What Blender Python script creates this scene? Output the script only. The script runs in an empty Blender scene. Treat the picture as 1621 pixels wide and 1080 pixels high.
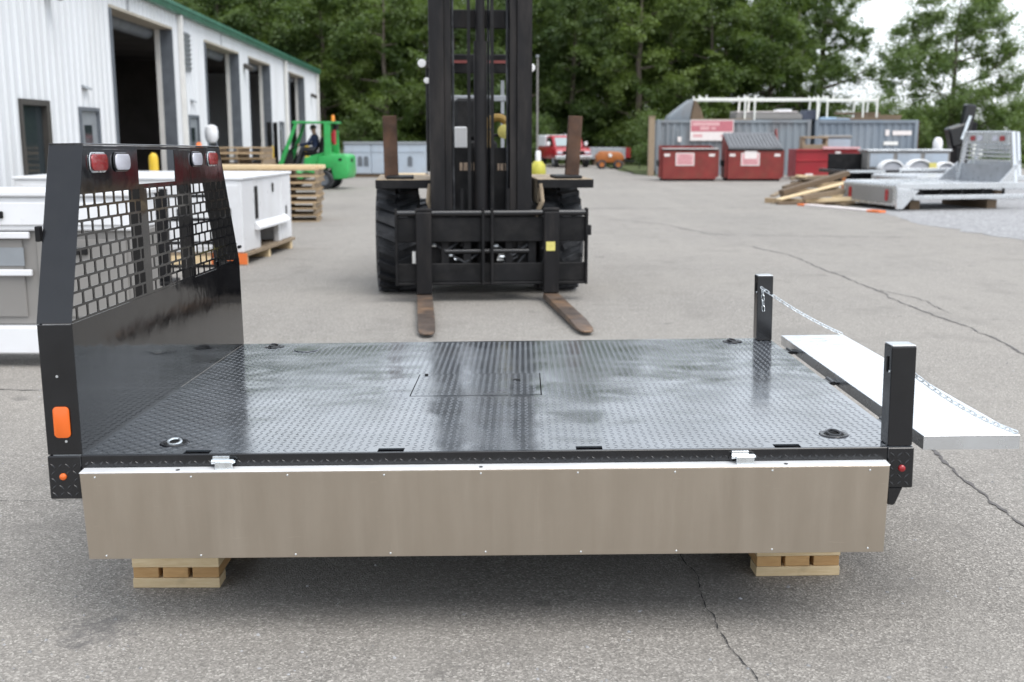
import bpy, bmesh, math, random
import numpy as np
from mathutils import Vector, Matrix, Euler

random.seed(7)
rng = np.random.default_rng(11)
R = math.radians
sc = bpy.context.scene
col = sc.collection

# ------------------------------------------------------------------ camera, sky, sun, exposure
cam = bpy.data.cameras.new('camera')
cam.sensor_fit = 'HORIZONTAL'
cam.sensor_width = 36.0
cam.lens = 38.865
cam.clip_start = 0.05
cam.clip_end = 3000
cam.dof.use_dof = True
cam.dof.focus_distance = 4.3
cam.dof.aperture_fstop = 3.0
cam_o = bpy.data.objects.new('camera', cam)
col.objects.link(cam_o)
cam_o.location = (0, 0, 1.65)
cam_o.rotation_euler = (R(90 - 10.584), 0, 0)
sc.camera = cam_o

SUN_EL, SUN_AZ = 58.0, 142.0            # azimuth clockwise from +Y (the view direction)
wd = bpy.data.worlds.new('World')
sc.world = wd
wd.use_nodes = True
nt = wd.node_tree
bg = nt.nodes['Background']
sky = nt.nodes.new('ShaderNodeTexSky')
sky.sky_type = 'NISHITA'
sky.sun_disc = False
sky.sun_elevation = R(SUN_EL)
sky.sun_rotation = R(SUN_AZ)
sky.air_density = 1.0
sky.dust_density = 2.0
wtc = nt.nodes.new('ShaderNodeTexCoord')
wmp = nt.nodes.new('ShaderNodeMapping')
wmp.inputs['Scale'].default_value = (1.0, 1.0, 2.6)
wn = nt.nodes.new('ShaderNodeTexNoise')
wn.inputs['Scale'].default_value = 2.2
wn.inputs['Detail'].default_value = 6
wn.inputs['Roughness'].default_value = 0.55
wr = nt.nodes.new('ShaderNodeValToRGB')
wr.color_ramp.elements[0].position = 0.30
wr.color_ramp.elements[0].color = (5.0, 5.4, 6.0, 1)
wr.color_ramp.elements[1].position = 0.68
wr.color_ramp.elements[1].color = (10.0, 10.4, 10.8, 1)
wm = nt.nodes.new('ShaderNodeMix')
wm.data_type = 'RGBA'
wm.inputs['Factor'].default_value = 0.74
nt.links.new(wtc.outputs['Generated'], wmp.inputs['Vector'])
nt.links.new(wmp.outputs['Vector'], wn.inputs['Vector'])
nt.links.new(wn.outputs['Fac'], wr.inputs['Fac'])
nt.links.new(sky.outputs['Color'], wm.inputs['A'])
nt.links.new(wr.outputs['Color'], wm.inputs['B'])
nt.links.new(wm.outputs['Result'], bg.inputs['Color'])
bg.inputs['Strength'].default_value = 0.10

sun = bpy.data.lights.new('sun', 'SUN')
sun.energy = 1.3
sun.angle = R(42)
sun.color = (1.0, 0.975, 0.94)
sun_o = bpy.data.objects.new('sun', sun)
col.objects.link(sun_o)
sd = Vector((math.sin(R(SUN_AZ)) * math.cos(R(SUN_EL)), math.cos(R(SUN_AZ)) * math.cos(R(SUN_EL)), math.sin(R(SUN_EL))))
sun_o.rotation_euler = sd.to_track_quat('Z', 'Y').to_euler()
sun_o.location = (0, 0, 40)

sc.view_settings.view_transform = 'Standard'
sc.view_settings.look = 'None'
sc.view_settings.gamma = 1.0
sc.view_settings.use_curve_mapping = False
sc.view_settings.exposure = 1.0
sc.cycles.use_denoising = True
sc.cycles.max_bounces = 8
sc.cycles.transparent_max_bounces = 8
sc.cycles.caustics_reflective = False
sc.cycles.caustics_refractive = False

# ------------------------------------------------------------------ materials
MATS = {}

def nodes_of(name):
    m = bpy.data.materials.new(name)
    m.use_nodes = True
    MATS[name] = m
    t = m.node_tree
    return m, t, t.nodes['Principled BSDF']

def N(t, kind, **kw):
    n = t.nodes.new(kind)
    for k, v in kw.items():
        if k in n.inputs:
            n.inputs[k].default_value = v
        else:
            setattr(n, k, v)
    return n

def ramp(t, src, stops):
    r = t.nodes.new('ShaderNodeValToRGB')
    e = r.color_ramp.elements
    while len(e) < len(stops):
        e.new(0.5)
    for i, (p, c) in enumerate(stops):
        e[i].position = p
        e[i].color = (c, c, c, 1) if not hasattr(c, '__len__') else (*c[:3], 1)
    t.links.new(src, r.inputs['Fac'])
    return r.outputs['Color']

def mixc(t, fac, a, b, mode='MIX'):
    m = t.nodes.new('ShaderNodeMix')
    m.data_type = 'RGBA'
    m.blend_type = mode
    for s, v in (('Factor', fac), ('A', a), ('B', b)):
        if isinstance(v, bpy.types.NodeSocket):
            t.links.new(v, m.inputs[s])
        elif s == 'Factor':
            m.inputs[s].default_value = v
        else:
            m.inputs[s].default_value = (*v[:3], 1)
    return m.outputs['Result']

def noise(t, vec, scale, detail=4, rough=0.55):
    n = N(t, 'ShaderNodeTexNoise', Scale=scale, Detail=detail, Roughness=rough)
    t.links.new(vec, n.inputs['Vector'])
    return n.outputs['Fac']

def coords(t, scale=(1, 1, 1)):
    tc = t.nodes.new('ShaderNodeTexCoord')
    mp = t.nodes.new('ShaderNodeMapping')
    mp.inputs['Scale'].default_value = scale
    t.links.new(tc.outputs['Object'], mp.inputs['Vector'])
    return mp.outputs['Vector']

def bump(t, bsdf, h, strength=0.3, dist=0.01):
    b = N(t, 'ShaderNodeBump', Strength=strength, Distance=dist)
    t.links.new(h, b.inputs['Height'])
    t.links.new(b.outputs['Normal'], bsdf.inputs['Normal'])

def pm(name, c, rough=0.5, metal=0.0, var=0.12, vs=4.0, dirt=None, dirt_amt=0.3, ds=2.0, bs=0.0, bsc=60.0, stretch=(1, 1, 1), rvar=0.1, spec=0.5, coat=0.0):
    """Principled material with colour variation, roughness variation, optional dirt patches and fine relief."""
    m, t, b = nodes_of(name)
    v = coords(t, stretch)
    n1 = noise(t, v, vs)
    lo = tuple(x * (1 - var) for x in c)
    hi = tuple(min(1, x * (1 + var)) for x in c)
    cc = ramp(t, n1, [(0.3, lo), (0.7, hi)])
    if dirt is not None:
        n2 = noise(t, v, ds, 6, 0.65)
        f = ramp(t, n2, [(0.46, 0.0), (0.72, dirt_amt)])
        cc = mixc(t, f, cc, dirt)
    t.links.new(cc, b.inputs['Base Color'])
    n3 = noise(t, v, vs * 2.3, 5)
    t.links.new(ramp(t, n3, [(0.3, max(0.02, rough - rvar)), (0.7, min(1, rough + rvar))]), b.inputs['Roughness'])
    b.inputs['Metallic'].default_value = metal
    b.inputs['Specular IOR Level'].default_value = spec
    b.inputs['Coat Weight'].default_value = coat
    b.inputs['Coat Roughness'].default_value = 0.08
    if bs:
        bump(t, b, noise(t, v, bsc, 3), bs, 0.004)
    return m

def glass(name, c=(0.03, 0.04, 0.045), rough=0.06):
    m, t, b = nodes_of(name)
    b.inputs['Base Color'].default_value = (*c, 1)
    b.inputs['Roughness'].default_value = rough
    b.inputs['Specular IOR Level'].default_value = 0.45
    return m

# black paints
pm('black_gloss', (0.005, 0.005, 0.006), 0.08, var=0.2, vs=3, dirt=(0.06, 0.058, 0.055), dirt_amt=0.05, ds=5, rvar=0.03, bs=0.35, bsc=4.0)
m, t, b = nodes_of('black_deck')
v = coords(t)
dust_sheen = noise(t, v, 3.0, 6, 0.65)
cc = mixc(t, ramp(t, dust_sheen, [(0.34, 0.05), (0.75, 0.40)]), (0.010, 0.012, 0.015), (0.155, 0.18, 0.21))  # bluish dust, with the cool sky sheen put into its colour
t.links.new(cc, b.inputs['Base Color'])
t.links.new(ramp(t, noise(t, v, 1.7, 5, 0.6), [(0.32, 0.17), (0.68, 0.28)]), b.inputs['Roughness'])
b.inputs['IOR'].default_value = 1.65
b.inputs['Coat Weight'].default_value = 1.0
t.links.new(ramp(t, noise(t, v, 2.6, 5, 0.6), [(0.35, 0.08), (0.7, 0.20)]), b.inputs['Coat Roughness'])
dent = noise(t, v, 2.4, 2, 0.5)
bp = N(t, 'ShaderNodeBump', Strength=0.22, Distance=0.03)
t.links.new(dent, bp.inputs['Height'])
t.links.new(bp.outputs['Normal'], b.inputs['Normal'])
t.links.new(bp.outputs['Normal'], b.inputs['Coat Normal'])
pm('black_satin', (0.0050, 0.0055, 0.0072), 0.22, var=0.25, vs=5, dirt=(0.05, 0.05, 0.05), dirt_amt=0.06, ds=6, spec=0.62, rvar=0.05)
pm('black_worn', (0.009, 0.009, 0.010), 0.5, var=0.35, vs=6, dirt=(0.045, 0.042, 0.04), dirt_amt=0.35, spec=0.2, ds=5, bs=0.15, bsc=40)
pm('mast_black', (0.011, 0.0105, 0.0115), 0.5, var=0.3, vs=3, dirt=(0.06, 0.052, 0.047), dirt_amt=0.45, spec=0.22, ds=2.4, stretch=(3, 3, 0.5), bs=0.1, bsc=30)
pm('hole_black', (0.004, 0.004, 0.004), 0.9)
# metals
m, t, b = nodes_of('aluminium_brushed')
v = coords(t, (1.2, 1, 60))
n1 = noise(t, v, 3.0, 5, 0.6)
v2 = coords(t, (5, 1, 0.6))
n2 = noise(t, v2, 2.2, 5, 0.6)
cc = mixc(t, n2, (0.52, 0.458, 0.385), (0.56, 0.495, 0.417))
v3 = coords(t, (60, 1, 1.5))
n3 = noise(t, v3, 2.0, 4, 0.6)
cc = mixc(t, ramp(t, n3, [(0.35, 0.0), (0.75, 0.16)]), cc, (0.46, 0.41, 0.35))
sm = noise(t, coords(t, (1, 1, 1)), 2.3, 6, 0.7)
cc = mixc(t, ramp(t, sm, [(0.46, 0.0), (0.8, 0.30)]), cc, (0.43, 0.38, 0.32))
sc1 = noise(t, coords(t, (7, 1, 90)), 1.3, 2, 0.5)
cc = mixc(t, ramp(t, sc1, [(0.70, 0.0), (0.74, 0.35)]), cc, (0.70, 0.64, 0.55))
run = noise(t, coords(t, (16, 1, 0.8)), 1.0, 3, 0.5)
cc = mixc(t, ramp(t, run, [(0.64, 0.0), (0.80, 0.12)]), cc, (0.42, 0.37, 0.315))
t.links.new(cc, b.inputs['Base Color'])
t.links.new(ramp(t, n2, [(0.3, 0.26), (0.7, 0.42)]), b.inputs['Roughness'])
b.inputs['Metallic'].default_value = 1.0
bump(t, b, n1, 0.08, 0.002)
pm('aluminium', (0.88, 0.905, 0.93), 0.30, 0.72, var=0.04, vs=3, dirt=(0.66, 0.68, 0.70), dirt_amt=0.35, ds=3, stretch=(1, 4, 1))
pm('aluminium_fold', (0.90, 0.91, 0.92), 0.42, 0.4, var=0.04, vs=3, dirt=(0.7, 0.7, 0.7), dirt_amt=0.25, ds=4)
pm('aluminium_yard', (0.66, 0.68, 0.70), 0.28, 0.85, var=0.06, vs=2, dirt=(0.45, 0.44, 0.42), dirt_amt=0.25, ds=2)
pm('zinc', (0.72, 0.76, 0.78), 0.28, 0.9, var=0.1, vs=20)
pm('rust', (0.075, 0.042, 0.028), 0.85, var=0.4, vs=5, dirt=(0.16, 0.075, 0.035), dirt_amt=0.5, ds=7, bs=0.3, bsc=60)
pm('fork_steel', (0.10, 0.075, 0.06), 0.55, 0.3, var=0.4, vs=5, dirt=(0.30, 0.18, 0.10), dirt_amt=0.8, ds=3.5, bs=0.2, bsc=40)
pm('rubber', (0.016, 0.0175, 0.021), 0.6, var=0.25, vs=6, dirt=(0.13, 0.135, 0.145), dirt_amt=0.75, spec=0.35, ds=3, bs=0.2, bsc=40)
pm('rim_yellow', (0.42, 0.27, 0.05), 0.6, dirt=(0.08, 0.07, 0.06), dirt_amt=0.6)
pm('machine_yellow', (0.34, 0.21, 0.045), 0.6, dirt=(0.2, 0.15, 0.08), dirt_amt=0.5, ds=6)
pm('tan_edge', (0.33, 0.26, 0.18), 0.7, var=0.25, vs=8)
pm('tan_marks', (0.36, 0.27, 0.20), 0.7, var=0.3, vs=30)
# plastics, lenses
def lens(name, c, rough=0.12):
    m, t, b = nodes_of(name)
    v = coords(t, (1, 1, 1))
    w = N(t, 'ShaderNodeTexWave', Scale=70.0, Distortion=0.0)
    w.bands_direction = 'Y'
    t.links.new(v, w.inputs['Vector'])
    t.links.new(mixc(t, ramp(t, w.outputs['Fac'], [(0.3, 0.0), (0.7, 0.5)]), c, tuple(min(1, x * 1.6) for x in c)), b.inputs['Base Color'])
    b.inputs['Roughness'].default_value = rough
    b.inputs['Coat Weight'].default_value = 0.5
    bump(t, b, w.outputs['Fac'], 0.25, 0.002)
lens('lens_red', (0.26, 0.003, 0.007))
lens('lens_clear', (0.52, 0.52, 0.58))
m, t, b = nodes_of('lens_amber')
b.inputs['Base Color'].default_value = (0.72, 0.13, 0.012, 1)
b.inputs['Roughness'].default_value = 0.3
b.inputs['Coat Weight'].default_value = 0.3
m, t, b = nodes_of('beacon_amber')
b.inputs['Base Color'].default_value = (0.85, 0.30, 0.04, 1)
b.inputs['Roughness'].default_value = 0.2
pm('white_plastic', (0.78, 0.78, 0.78), 0.4, var=0.04)
pm('label_white', (0.80, 0.79, 0.76), 0.6, var=0.06, vs=20)
pm('label_yellow', (0.62, 0.55, 0.16), 0.6, var=0.15, vs=20)
glass('glass_dark')
glass('glass_pale', (0.30, 0.36, 0.37), 0.1)
# wood
def wood(name, c1, c2, knots=0.35):
    m, t, b = nodes_of(name)
    v = coords(t, (2, 2, 14))
    v2 = coords(t, (1, 1, 1))
    n = noise(t, v, 6.0, 6, 0.6)
    cc = ramp(t, n, [(0.3, c1), (0.7, c2)])
    k = noise(t, v2, 9.0, 3)
    cc = mixc(t, ramp(t, k, [(0.62, 0.0), (0.74, knots)]), cc, tuple(x * 0.45 for x in c1))
    oi = t.nodes.new('ShaderNodeObjectInfo')
    cc = mixc(t, ramp(t, oi.outputs['Random'], [(0.0, 0.0), (1.0, 0.45)]), cc, tuple(x * 0.62 for x in c1))
    t.links.new(cc, b.inputs['Base Color'])
    b.inputs['Roughness'].default_value = 0.8
    bump(t, b, n, 0.25, 0.004)
wood('wood_new', (0.68, 0.51, 0.29), (0.84, 0.68, 0.44))
wood('wood_end', (0.50, 0.29, 0.12), (0.64, 0.41, 0.19))
wood('wood_old', (0.20, 0.15, 0.10), (0.40, 0.31, 0.21))
wood('wood_pallet', (0.36, 0.255, 0.15), (0.56, 0.42, 0.26))
wood('wood_dark', (0.12, 0.085, 0.055), (0.24, 0.17, 0.11))
# building
pm('siding_white', (0.70, 0.72, 0.74), 0.45, var=0.04, vs=0.6, dirt=(0.45, 0.44, 0.40), dirt_amt=0.22, ds=0.9, stretch=(1, 1, 0.25))
pm('trim_green', (0.045, 0.16, 0.105), 0.45, var=0.15, vs=1.5)
pm('trim_white', (0.72, 0.71, 0.68), 0.5, var=0.06)
pm('jamb_grey', (0.12, 0.135, 0.155), 0.5, var=0.15)
pm('door_grey', (0.25, 0.27, 0.29), 0.45, var=0.08)
pm('lintel_tan', (0.42, 0.38, 0.31), 0.6, var=0.1)
pm('bronze_frame', (0.055, 0.05, 0.045), 0.45, var=0.1)
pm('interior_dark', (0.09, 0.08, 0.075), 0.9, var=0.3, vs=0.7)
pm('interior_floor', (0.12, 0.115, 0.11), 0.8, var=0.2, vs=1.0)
# yard objects
pm('dumpster_red', (0.20, 0.024, 0.020), 0.5, var=0.2, vs=2, dirt=(0.16, 0.05, 0.03), dirt_amt=0.55, ds=2.5)
pm('bin_red', (0.30, 0.014, 0.022), 0.45, var=0.12, vs=1.5, dirt=(0.22, 0.05, 0.03), dirt_amt=0.4, ds=2)
pm('lid_grey', (0.15, 0.155, 0.165), 0.45, var=0.15)
pm('sticker_pink', (0.66, 0.38, 0.39), 0.6, var=0.08, vs=10)
pm('sticker_white', (0.78, 0.72, 0.70), 0.6, var=0.05, vs=10)
pm('print_red', (0.50, 0.16, 0.19), 0.6, var=0.1, vs=10)
pm('container_grey', (0.22, 0.25, 0.275), 0.6, var=0.12, vs=0.8, dirt=(0.16, 0.10, 0.07), dirt_amt=0.4, ds=1.3, stretch=(1, 1, 0.4))
pm('container_blue', (0.175, 0.21, 0.25), 0.6, var=0.12, vs=0.8, dirt=(0.30, 0.32, 0.34), dirt_amt=0.5, ds=1.0, stretch=(1, 1, 0.4))
pm('white_paint', (0.76, 0.77, 0.79), 0.35, var=0.03, vs=2, dirt=(0.5, 0.48, 0.45), dirt_amt=0.22, ds=2.5)
pm('grey_paint_and_shade', (0.23, 0.22, 0.208), 0.5, var=0.06, vs=2)  # grey paint; also the painted shade on the long white service body
pm('blue_grey_primer', (0.40, 0.46, 0.53), 0.5, var=0.08, vs=1.2, dirt=(0.3, 0.28, 0.27), dirt_amt=0.3, ds=2)
pm('navy', (0.05, 0.06, 0.09), 0.6)
pm('strip_red', (0.20, 0.05, 0.045), 0.6)
pm('tarp_blue', (0.32, 0.44, 0.56), 0.6)
pm('rack_white', (0.78, 0.79, 0.74), 0.45, var=0.06, vs=3)
pm('forklift_green', (0.045, 0.42, 0.11), 0.4, var=0.08, vs=2, dirt=(0.05, 0.12, 0.04), dirt_amt=0.4, ds=4)
pm('truck_red', (0.36, 0.018, 0.028), 0.3, var=0.1, coat=0.4)
pm('orange_paint', (0.36, 0.115, 0.025), 0.5, var=0.15)
pm('orange_plastic', (0.80, 0.19, 0.045), 0.5, var=0.08)
pm('safety_yellow', (0.70, 0.47, 0.035), 0.5, var=0.1)
pm('drum_yellow', (0.46, 0.43, 0.06), 0.55, var=0.15, vs=6)
pm('silver_paint', (0.42, 0.44, 0.47), 0.35, 0.4)
pm('shirt_navy', (0.018, 0.03, 0.075), 0.9)
pm('skin', (0.50, 0.32, 0.24), 0.6)
pm('trousers', (0.05, 0.05, 0.06), 0.9)
pm('bag_white', (0.50, 0.51, 0.55), 0.7, var=0.08, vs=4)
pm('crack_worn', (0.115, 0.108, 0.105), 0.95, var=0.3, vs=12)
pm('crack', (0.035, 0.034, 0.034), 0.95, var=0.2, vs=30)

def leaf_mat(name, dark, light, sat=1.0):
    m, t, b = nodes_of(name)
    out = t.nodes['Material Output']
    at = N(t, 'ShaderNodeAttribute')
    at.attribute_name = 'clump'
    geo = t.nodes.new('ShaderNodeNewGeometry')
    oi = t.nodes.new('ShaderNodeObjectInfo')
    cc = mixc(t, at.outputs['Fac'], dark, light)
    cc = mixc(t, ramp(t, geo.outputs['Random Per Island'], [(0, 0.0), (1, 0.35)]), cc, tuple(x * 0.6 for x in dark))
    cc = mixc(t, ramp(t, oi.outputs['Random'], [(0, 0.0), (1, 0.35)]), cc, (dark[0] * 0.6, dark[1] * 0.78, dark[2] * 0.75))
    d = N(t, 'ShaderNodeBsdfDiffuse')
    tr = N(t, 'ShaderNodeBsdfTranslucent')
    gl = N(t, 'ShaderNodeBsdfGlossy', Roughness=0.5)
    t.links.new(cc, d.inputs['Color'])
    t.links.new(mixc(t, 0.5, cc, (0.22, 0.32, 0.05)), tr.inputs['Color'])
    mx = N(t, 'ShaderNodeMixShader')
    mx.inputs[0].default_value = 0.42
    t.links.new(d.outputs[0], mx.inputs[1])
    t.links.new(tr.outputs[0], mx.inputs[2])
    mx2 = N(t, 'ShaderNodeMixShader')
    mx2.inputs[0].default_value = 0.04
    t.links.new(mx.outputs[0], mx2.inputs[1])
    t.links.new(gl.outputs[0], mx2.inputs[2])
    t.links.new(mx2.outputs[0], out.inputs['Surface'])
    t.nodes.remove(b)
leaf_mat('leaf', (0.070, 0.118, 0.026), (0.205, 0.280, 0.058))
leaf_mat('leaf_light', (0.100, 0.160, 0.042), (0.200, 0.270, 0.080))
leaf_mat('leaf_dark', (0.060, 0.106, 0.030), (0.150, 0.220, 0.054))
pm('bark', (0.115, 0.095, 0.075), 0.9, var=0.35, vs=3, stretch=(3, 3, 0.6), bs=0.4, bsc=14)

# asphalt
m, t, b = nodes_of('asphalt')
v = coords(t)
vo = N(t, 'ShaderNodeTexVoronoi', Scale=150.0)
t.links.new(v, vo.inputs['Vector'])
sep = t.nodes.new('ShaderNodeSeparateColor')
t.links.new(vo.outputs['Color'], sep.inputs['Color'])
grain = ramp(t, sep.outputs[0], [(0.0, (0.10, 0.097, 0.093)), (0.35, (0.205, 0.198, 0.188)), (0.82, (0.325, 0.314, 0.298)), (1.0, (0.56, 0.545, 0.52))])
fine = noise(t, v, 60.0, 5, 0.7)
cc = mixc(t, ramp(t, fine, [(0.4, 0.0), (0.7, 0.5)]), grain, (0.13, 0.126, 0.12))
big = noise(t, v, 0.35, 5, 0.6)
cc = mixc(t, ramp(t, big, [(0.32, 0.05), (0.66, 0.42)]), cc, (0.34, 0.325, 0.30))
mid = noise(t, v, 1.4, 6, 0.65)
cc = mixc(t, ramp(t, mid, [(0.52, 0.0), (0.76, 0.55)]), cc, (0.13, 0.126, 0.122))
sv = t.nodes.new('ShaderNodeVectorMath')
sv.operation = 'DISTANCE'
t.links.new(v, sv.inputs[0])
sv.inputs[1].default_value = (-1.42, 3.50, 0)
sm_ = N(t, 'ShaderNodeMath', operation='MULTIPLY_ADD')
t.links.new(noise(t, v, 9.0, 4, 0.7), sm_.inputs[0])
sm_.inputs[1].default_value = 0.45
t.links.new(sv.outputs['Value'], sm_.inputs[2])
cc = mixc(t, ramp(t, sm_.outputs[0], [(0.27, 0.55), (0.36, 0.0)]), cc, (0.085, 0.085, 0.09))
lane = noise(t, coords(t, (2.2, 0.12, 1)), 1.0, 4)
cc = mixc(t, ramp(t, lane, [(0.48, 0.0), (0.75, 0.32)]), cc, (0.32, 0.31, 0.29))
spot = noise(t, v, 2.1, 5, 0.55)
cc = mixc(t, ramp(t, spot, [(0.655, 0.0), (0.70, 0.42)]), cc, (0.095, 0.093, 0.092))
trk = noise(t, coords(t, (0.5, 3.2, 1)), 1.3, 5, 0.6)
cc = mixc(t, ramp(t, trk, [(0.58, 0.0), (0.75, 0.25)]), cc, (0.15, 0.146, 0.14))
cc = mixc(t, 1.0, cc, (1.03, 1.0, 0.965), "MULTIPLY")
t.links.new(cc, b.inputs['Base Color'])
b.inputs['Roughness'].default_value = 0.85
b.inputs['Specular IOR Level'].default_value = 0.35
bump(t, b, mixc(t, 0.5, vo.outputs['Distance'], fine), 0.7, 0.007)
# gravel
m, t, b = nodes_of('gravel')
v = coords(t)
vo = N(t, 'ShaderNodeTexVoronoi', Scale=26.0)
t.links.new(v, vo.inputs['Vector'])
sep = t.nodes.new('ShaderNodeSeparateColor')
t.links.new(vo.outputs['Color'], sep.inputs['Color'])
cc = ramp(t, sep.outputs[0], [(0, (0.20, 0.20, 0.20)), (0.5, (0.31, 0.31, 0.315)), (1, (0.46, 0.46, 0.47))])
big = noise(t, v, 0.5, 5)
cc = mixc(t, ramp(t, big, [(0.4, 0.0), (0.7, 0.5)]), cc, (0.27, 0.27, 0.275))
t.links.new(cc, b.inputs['Base Color'])
b.inputs['Roughness'].default_value = 0.9
bump(t, b, vo.outputs['Distance'], 0.7, 0.03)
# verge
m, t, b = nodes_of('verge')
v = coords(t)
n1 = noise(t, v, 1.2, 6, 0.7)
t.links.new(ramp(t, n1, [(0.3, (0.05, 0.07, 0.022)), (0.6, (0.08, 0.10, 0.03)), (0.75, (0.16, 0.13, 0.08))]), b.inputs['Base Color'])
b.inputs['Roughness'].default_value = 0.95
bump(t, b, noise(t, v, 25, 4), 0.8, 0.05)
# pale concrete apron by the workshop
pm('concrete', (0.36, 0.335, 0.295), 0.85, var=0.12, vs=0.5, dirt=(0.22, 0.21, 0.19), dirt_amt=0.5, ds=0.7, bs=0.2, bsc=30)

# ------------------------------------------------------------------ mesh helpers
class MB:
    def __init__(s):
        s.bm = bmesh.new()

    def face(s, pts):
        vs = [s.bm.verts.new(p) for p in pts]
        return s.bm.faces.new(vs)

    def box(s, x0, x1, y0, y1, z0, z1):
        p = [(x0, y0, z0), (x1, y0, z0), (x1, y1, z0), (x0, y1, z0), (x0, y0, z1), (x1, y0, z1), (x1, y1, z1), (x0, y1, z1)]
        v = [s.bm.verts.new(q) for q in p]
        for f in ((3, 2, 1, 0), (4, 5, 6, 7), (0, 1, 5, 4), (1, 2, 6, 5), (2, 3, 7, 6), (3, 0, 4, 7)):
            s.bm.faces.new([v[i] for i in f])
        return s

    def obox(s, c, size, rot=(0, 0, 0)):
        M = Matrix.Translation(c) @ Euler(rot).to_matrix().to_4x4()
        hx, hy, hz = (q / 2 for q in size)
        p = [(-hx, -hy, -hz), (hx, -hy, -hz), (hx, hy, -hz), (-hx, hy, -hz), (-hx, -hy, hz), (hx, -hy, hz), (hx, hy, hz), (-hx, hy, hz)]
        v = [s.bm.verts.new(M @ Vector(q)) for q in p]
        for f in ((3, 2, 1, 0), (4, 5, 6, 7), (0, 1, 5, 4), (1, 2, 6, 5), (2, 3, 7, 6), (3, 0, 4, 7)):
            s.bm.faces.new([v[i] for i in f])
        return s

    def prism(s, poly, axis, a, b):
        """poly: 2-D outline in the two other axes (in x,y,z order), extruded along axis from a to b."""
        def P(q, w):
            l = list(q)
            l.insert(axis, w)
            return l
        lo = [s.bm.verts.new(P(q, a)) for q in poly]
        hi = [s.bm.verts.new(P(q, b)) for q in poly]
        n = len(poly)
        s.bm.faces.new(lo[::-1])
        s.bm.faces.new(hi)
        for i in range(n):
            s.bm.faces.new([lo[i], lo[(i + 1) % n], hi[(i + 1) % n], hi[i]])
        return s

    def cyl(s, p0, p1, r0, r1=None, n=12, caps=True):
        r1 = r0 if r1 is None else r1
        p0, p1 = Vector(p0), Vector(p1)
        q = (p1 - p0).to_track_quat('Z', 'Y')
        ra, rb = [], []
        for i in range(n):
            a = 2 * math.pi * i / n
            d = q @ Vector((math.cos(a), math.sin(a), 0))
            ra.append(s.bm.verts.new(p0 + d * r0))
            rb.append(s.bm.verts.new(p1 + d * r1))
        for i in range(n):
            s.bm.faces.new([ra[i], ra[(i + 1) % n], rb[(i + 1) % n], rb[i]])
        if caps:
            s.bm.faces.new(ra[::-1])
            s.bm.faces.new(rb)
        return s

    def tube(s, pts, r, n=8):
        pts = [Vector(p) for p in pts]
        rs = r if hasattr(r, '__len__') else [r] * len(pts)
        rings = []
        for i, p in enumerate(pts):
            d = (pts[min(i + 1, len(pts) - 1)] - pts[max(i - 1, 0)]).normalized()
            q = d.to_track_quat('Z', 'Y')
            rings.append([s.bm.verts.new(p + q @ Vector((math.cos(2 * math.pi * k / n), math.sin(2 * math.pi * k / n), 0)) * rs[i]) for k in range(n)])
        for a, b in zip(rings, rings[1:]):
            # match ring phase
            best = min(range(n), key=lambda o: sum((a[k].co - b[(k + o) % n].co).length for k in range(0, n, 2)))
            for k in range(n):
                s.bm.faces.new([a[k], a[(k + 1) % n], b[(k + 1 + best) % n], b[(k + best) % n]])
        s.bm.faces.new(rings[0][::-1])
        s.bm.faces.new(rings[-1])
        return s

    def lathe(s, prof, n=24, M=Matrix.Identity(4)):
        """prof: (radius, z) pairs, turned about local z, then transformed."""
        rings = []
        for (r, z) in prof:
            if r < 1e-6:
                rings.append([s.bm.verts.new(M @ Vector((0, 0, z)))])
            else:
                rings.append([s.bm.verts.new(M @ Vector((r * math.cos(2 * math.pi * k / n), r * math.sin(2 * math.pi * k / n), z))) for k in range(n)])
        for a, b in zip(rings, rings[1:]):
            for k in range(n):
                if len(a) == 1 and len(b) == 1:
                    continue
                if len(a) == 1:
                    s.bm.faces.new([a[0], b[k], b[(k + 1) % n]])
                elif len(b) == 1:
                    s.bm.faces.new([a[k], a[(k + 1) % n], b[0]])
                else:
                    s.bm.faces.new([a[k], a[(k + 1) % n], b[(k + 1) % n], b[k]])
        return s

    def torus(s, c, R0, r, n=24, k=8, a0=0, a1=2 * math.pi, M=Matrix.Identity(4)):
        full = abs(a1 - a0 - 2 * math.pi) < 1e-6
        m_ = n if full else n + 1
        rings = []
        for i in range(m_):
            a = a0 + (a1 - a0) * i / n
            cx, cy = math.cos(a), math.sin(a)
            rings.append([s.bm.verts.new(M @ (Vector(c) + Vector(((R0 + r * math.cos(2 * math.pi * j / k)) * cx, (R0 + r * math.cos(2 * math.pi * j / k)) * cy, r * math.sin(2 * math.pi * j / k))))) for j in range(k)])
        for i in range(n):
            A, B = rings[i], rings[(i + 1) % m_]
            for j in range(k):
                s.bm.faces.new([A[j], B[j], B[(j + 1) % k], A[(j + 1) % k]])
        return s

    def mesh(s, name, bevel=0.0, smooth=False, seg=1, angle=35):
        bm = s.bm
        bmesh.ops.recalc_face_normals(bm, faces=bm.faces)
        if bevel:
            ed = [e for e in bm.edges if len(e.link_faces) == 2 and e.calc_face_angle(0) > R(30)]
            bmesh.ops.bevel(bm, geom=ed, offset=bevel, segments=seg, affect='EDGES', clamp_overlap=True, profile=0.5)
        me = bpy.data.meshes.new(name)
        bm.to_mesh(me)
        bm.free()
        if smooth:
            me.polygons.foreach_set('use_smooth', [True] * len(me.polygons))
            me.set_sharp_from_angle(angle=R(angle))
        return me

def link(name, me, mat, parent=None):
    if mat and not me.materials:
        me.materials.append(MATS[mat])
    o = bpy.data.objects.new(name, me)
    col.objects.link(o)
    o.parent = parent
    return o

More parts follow.
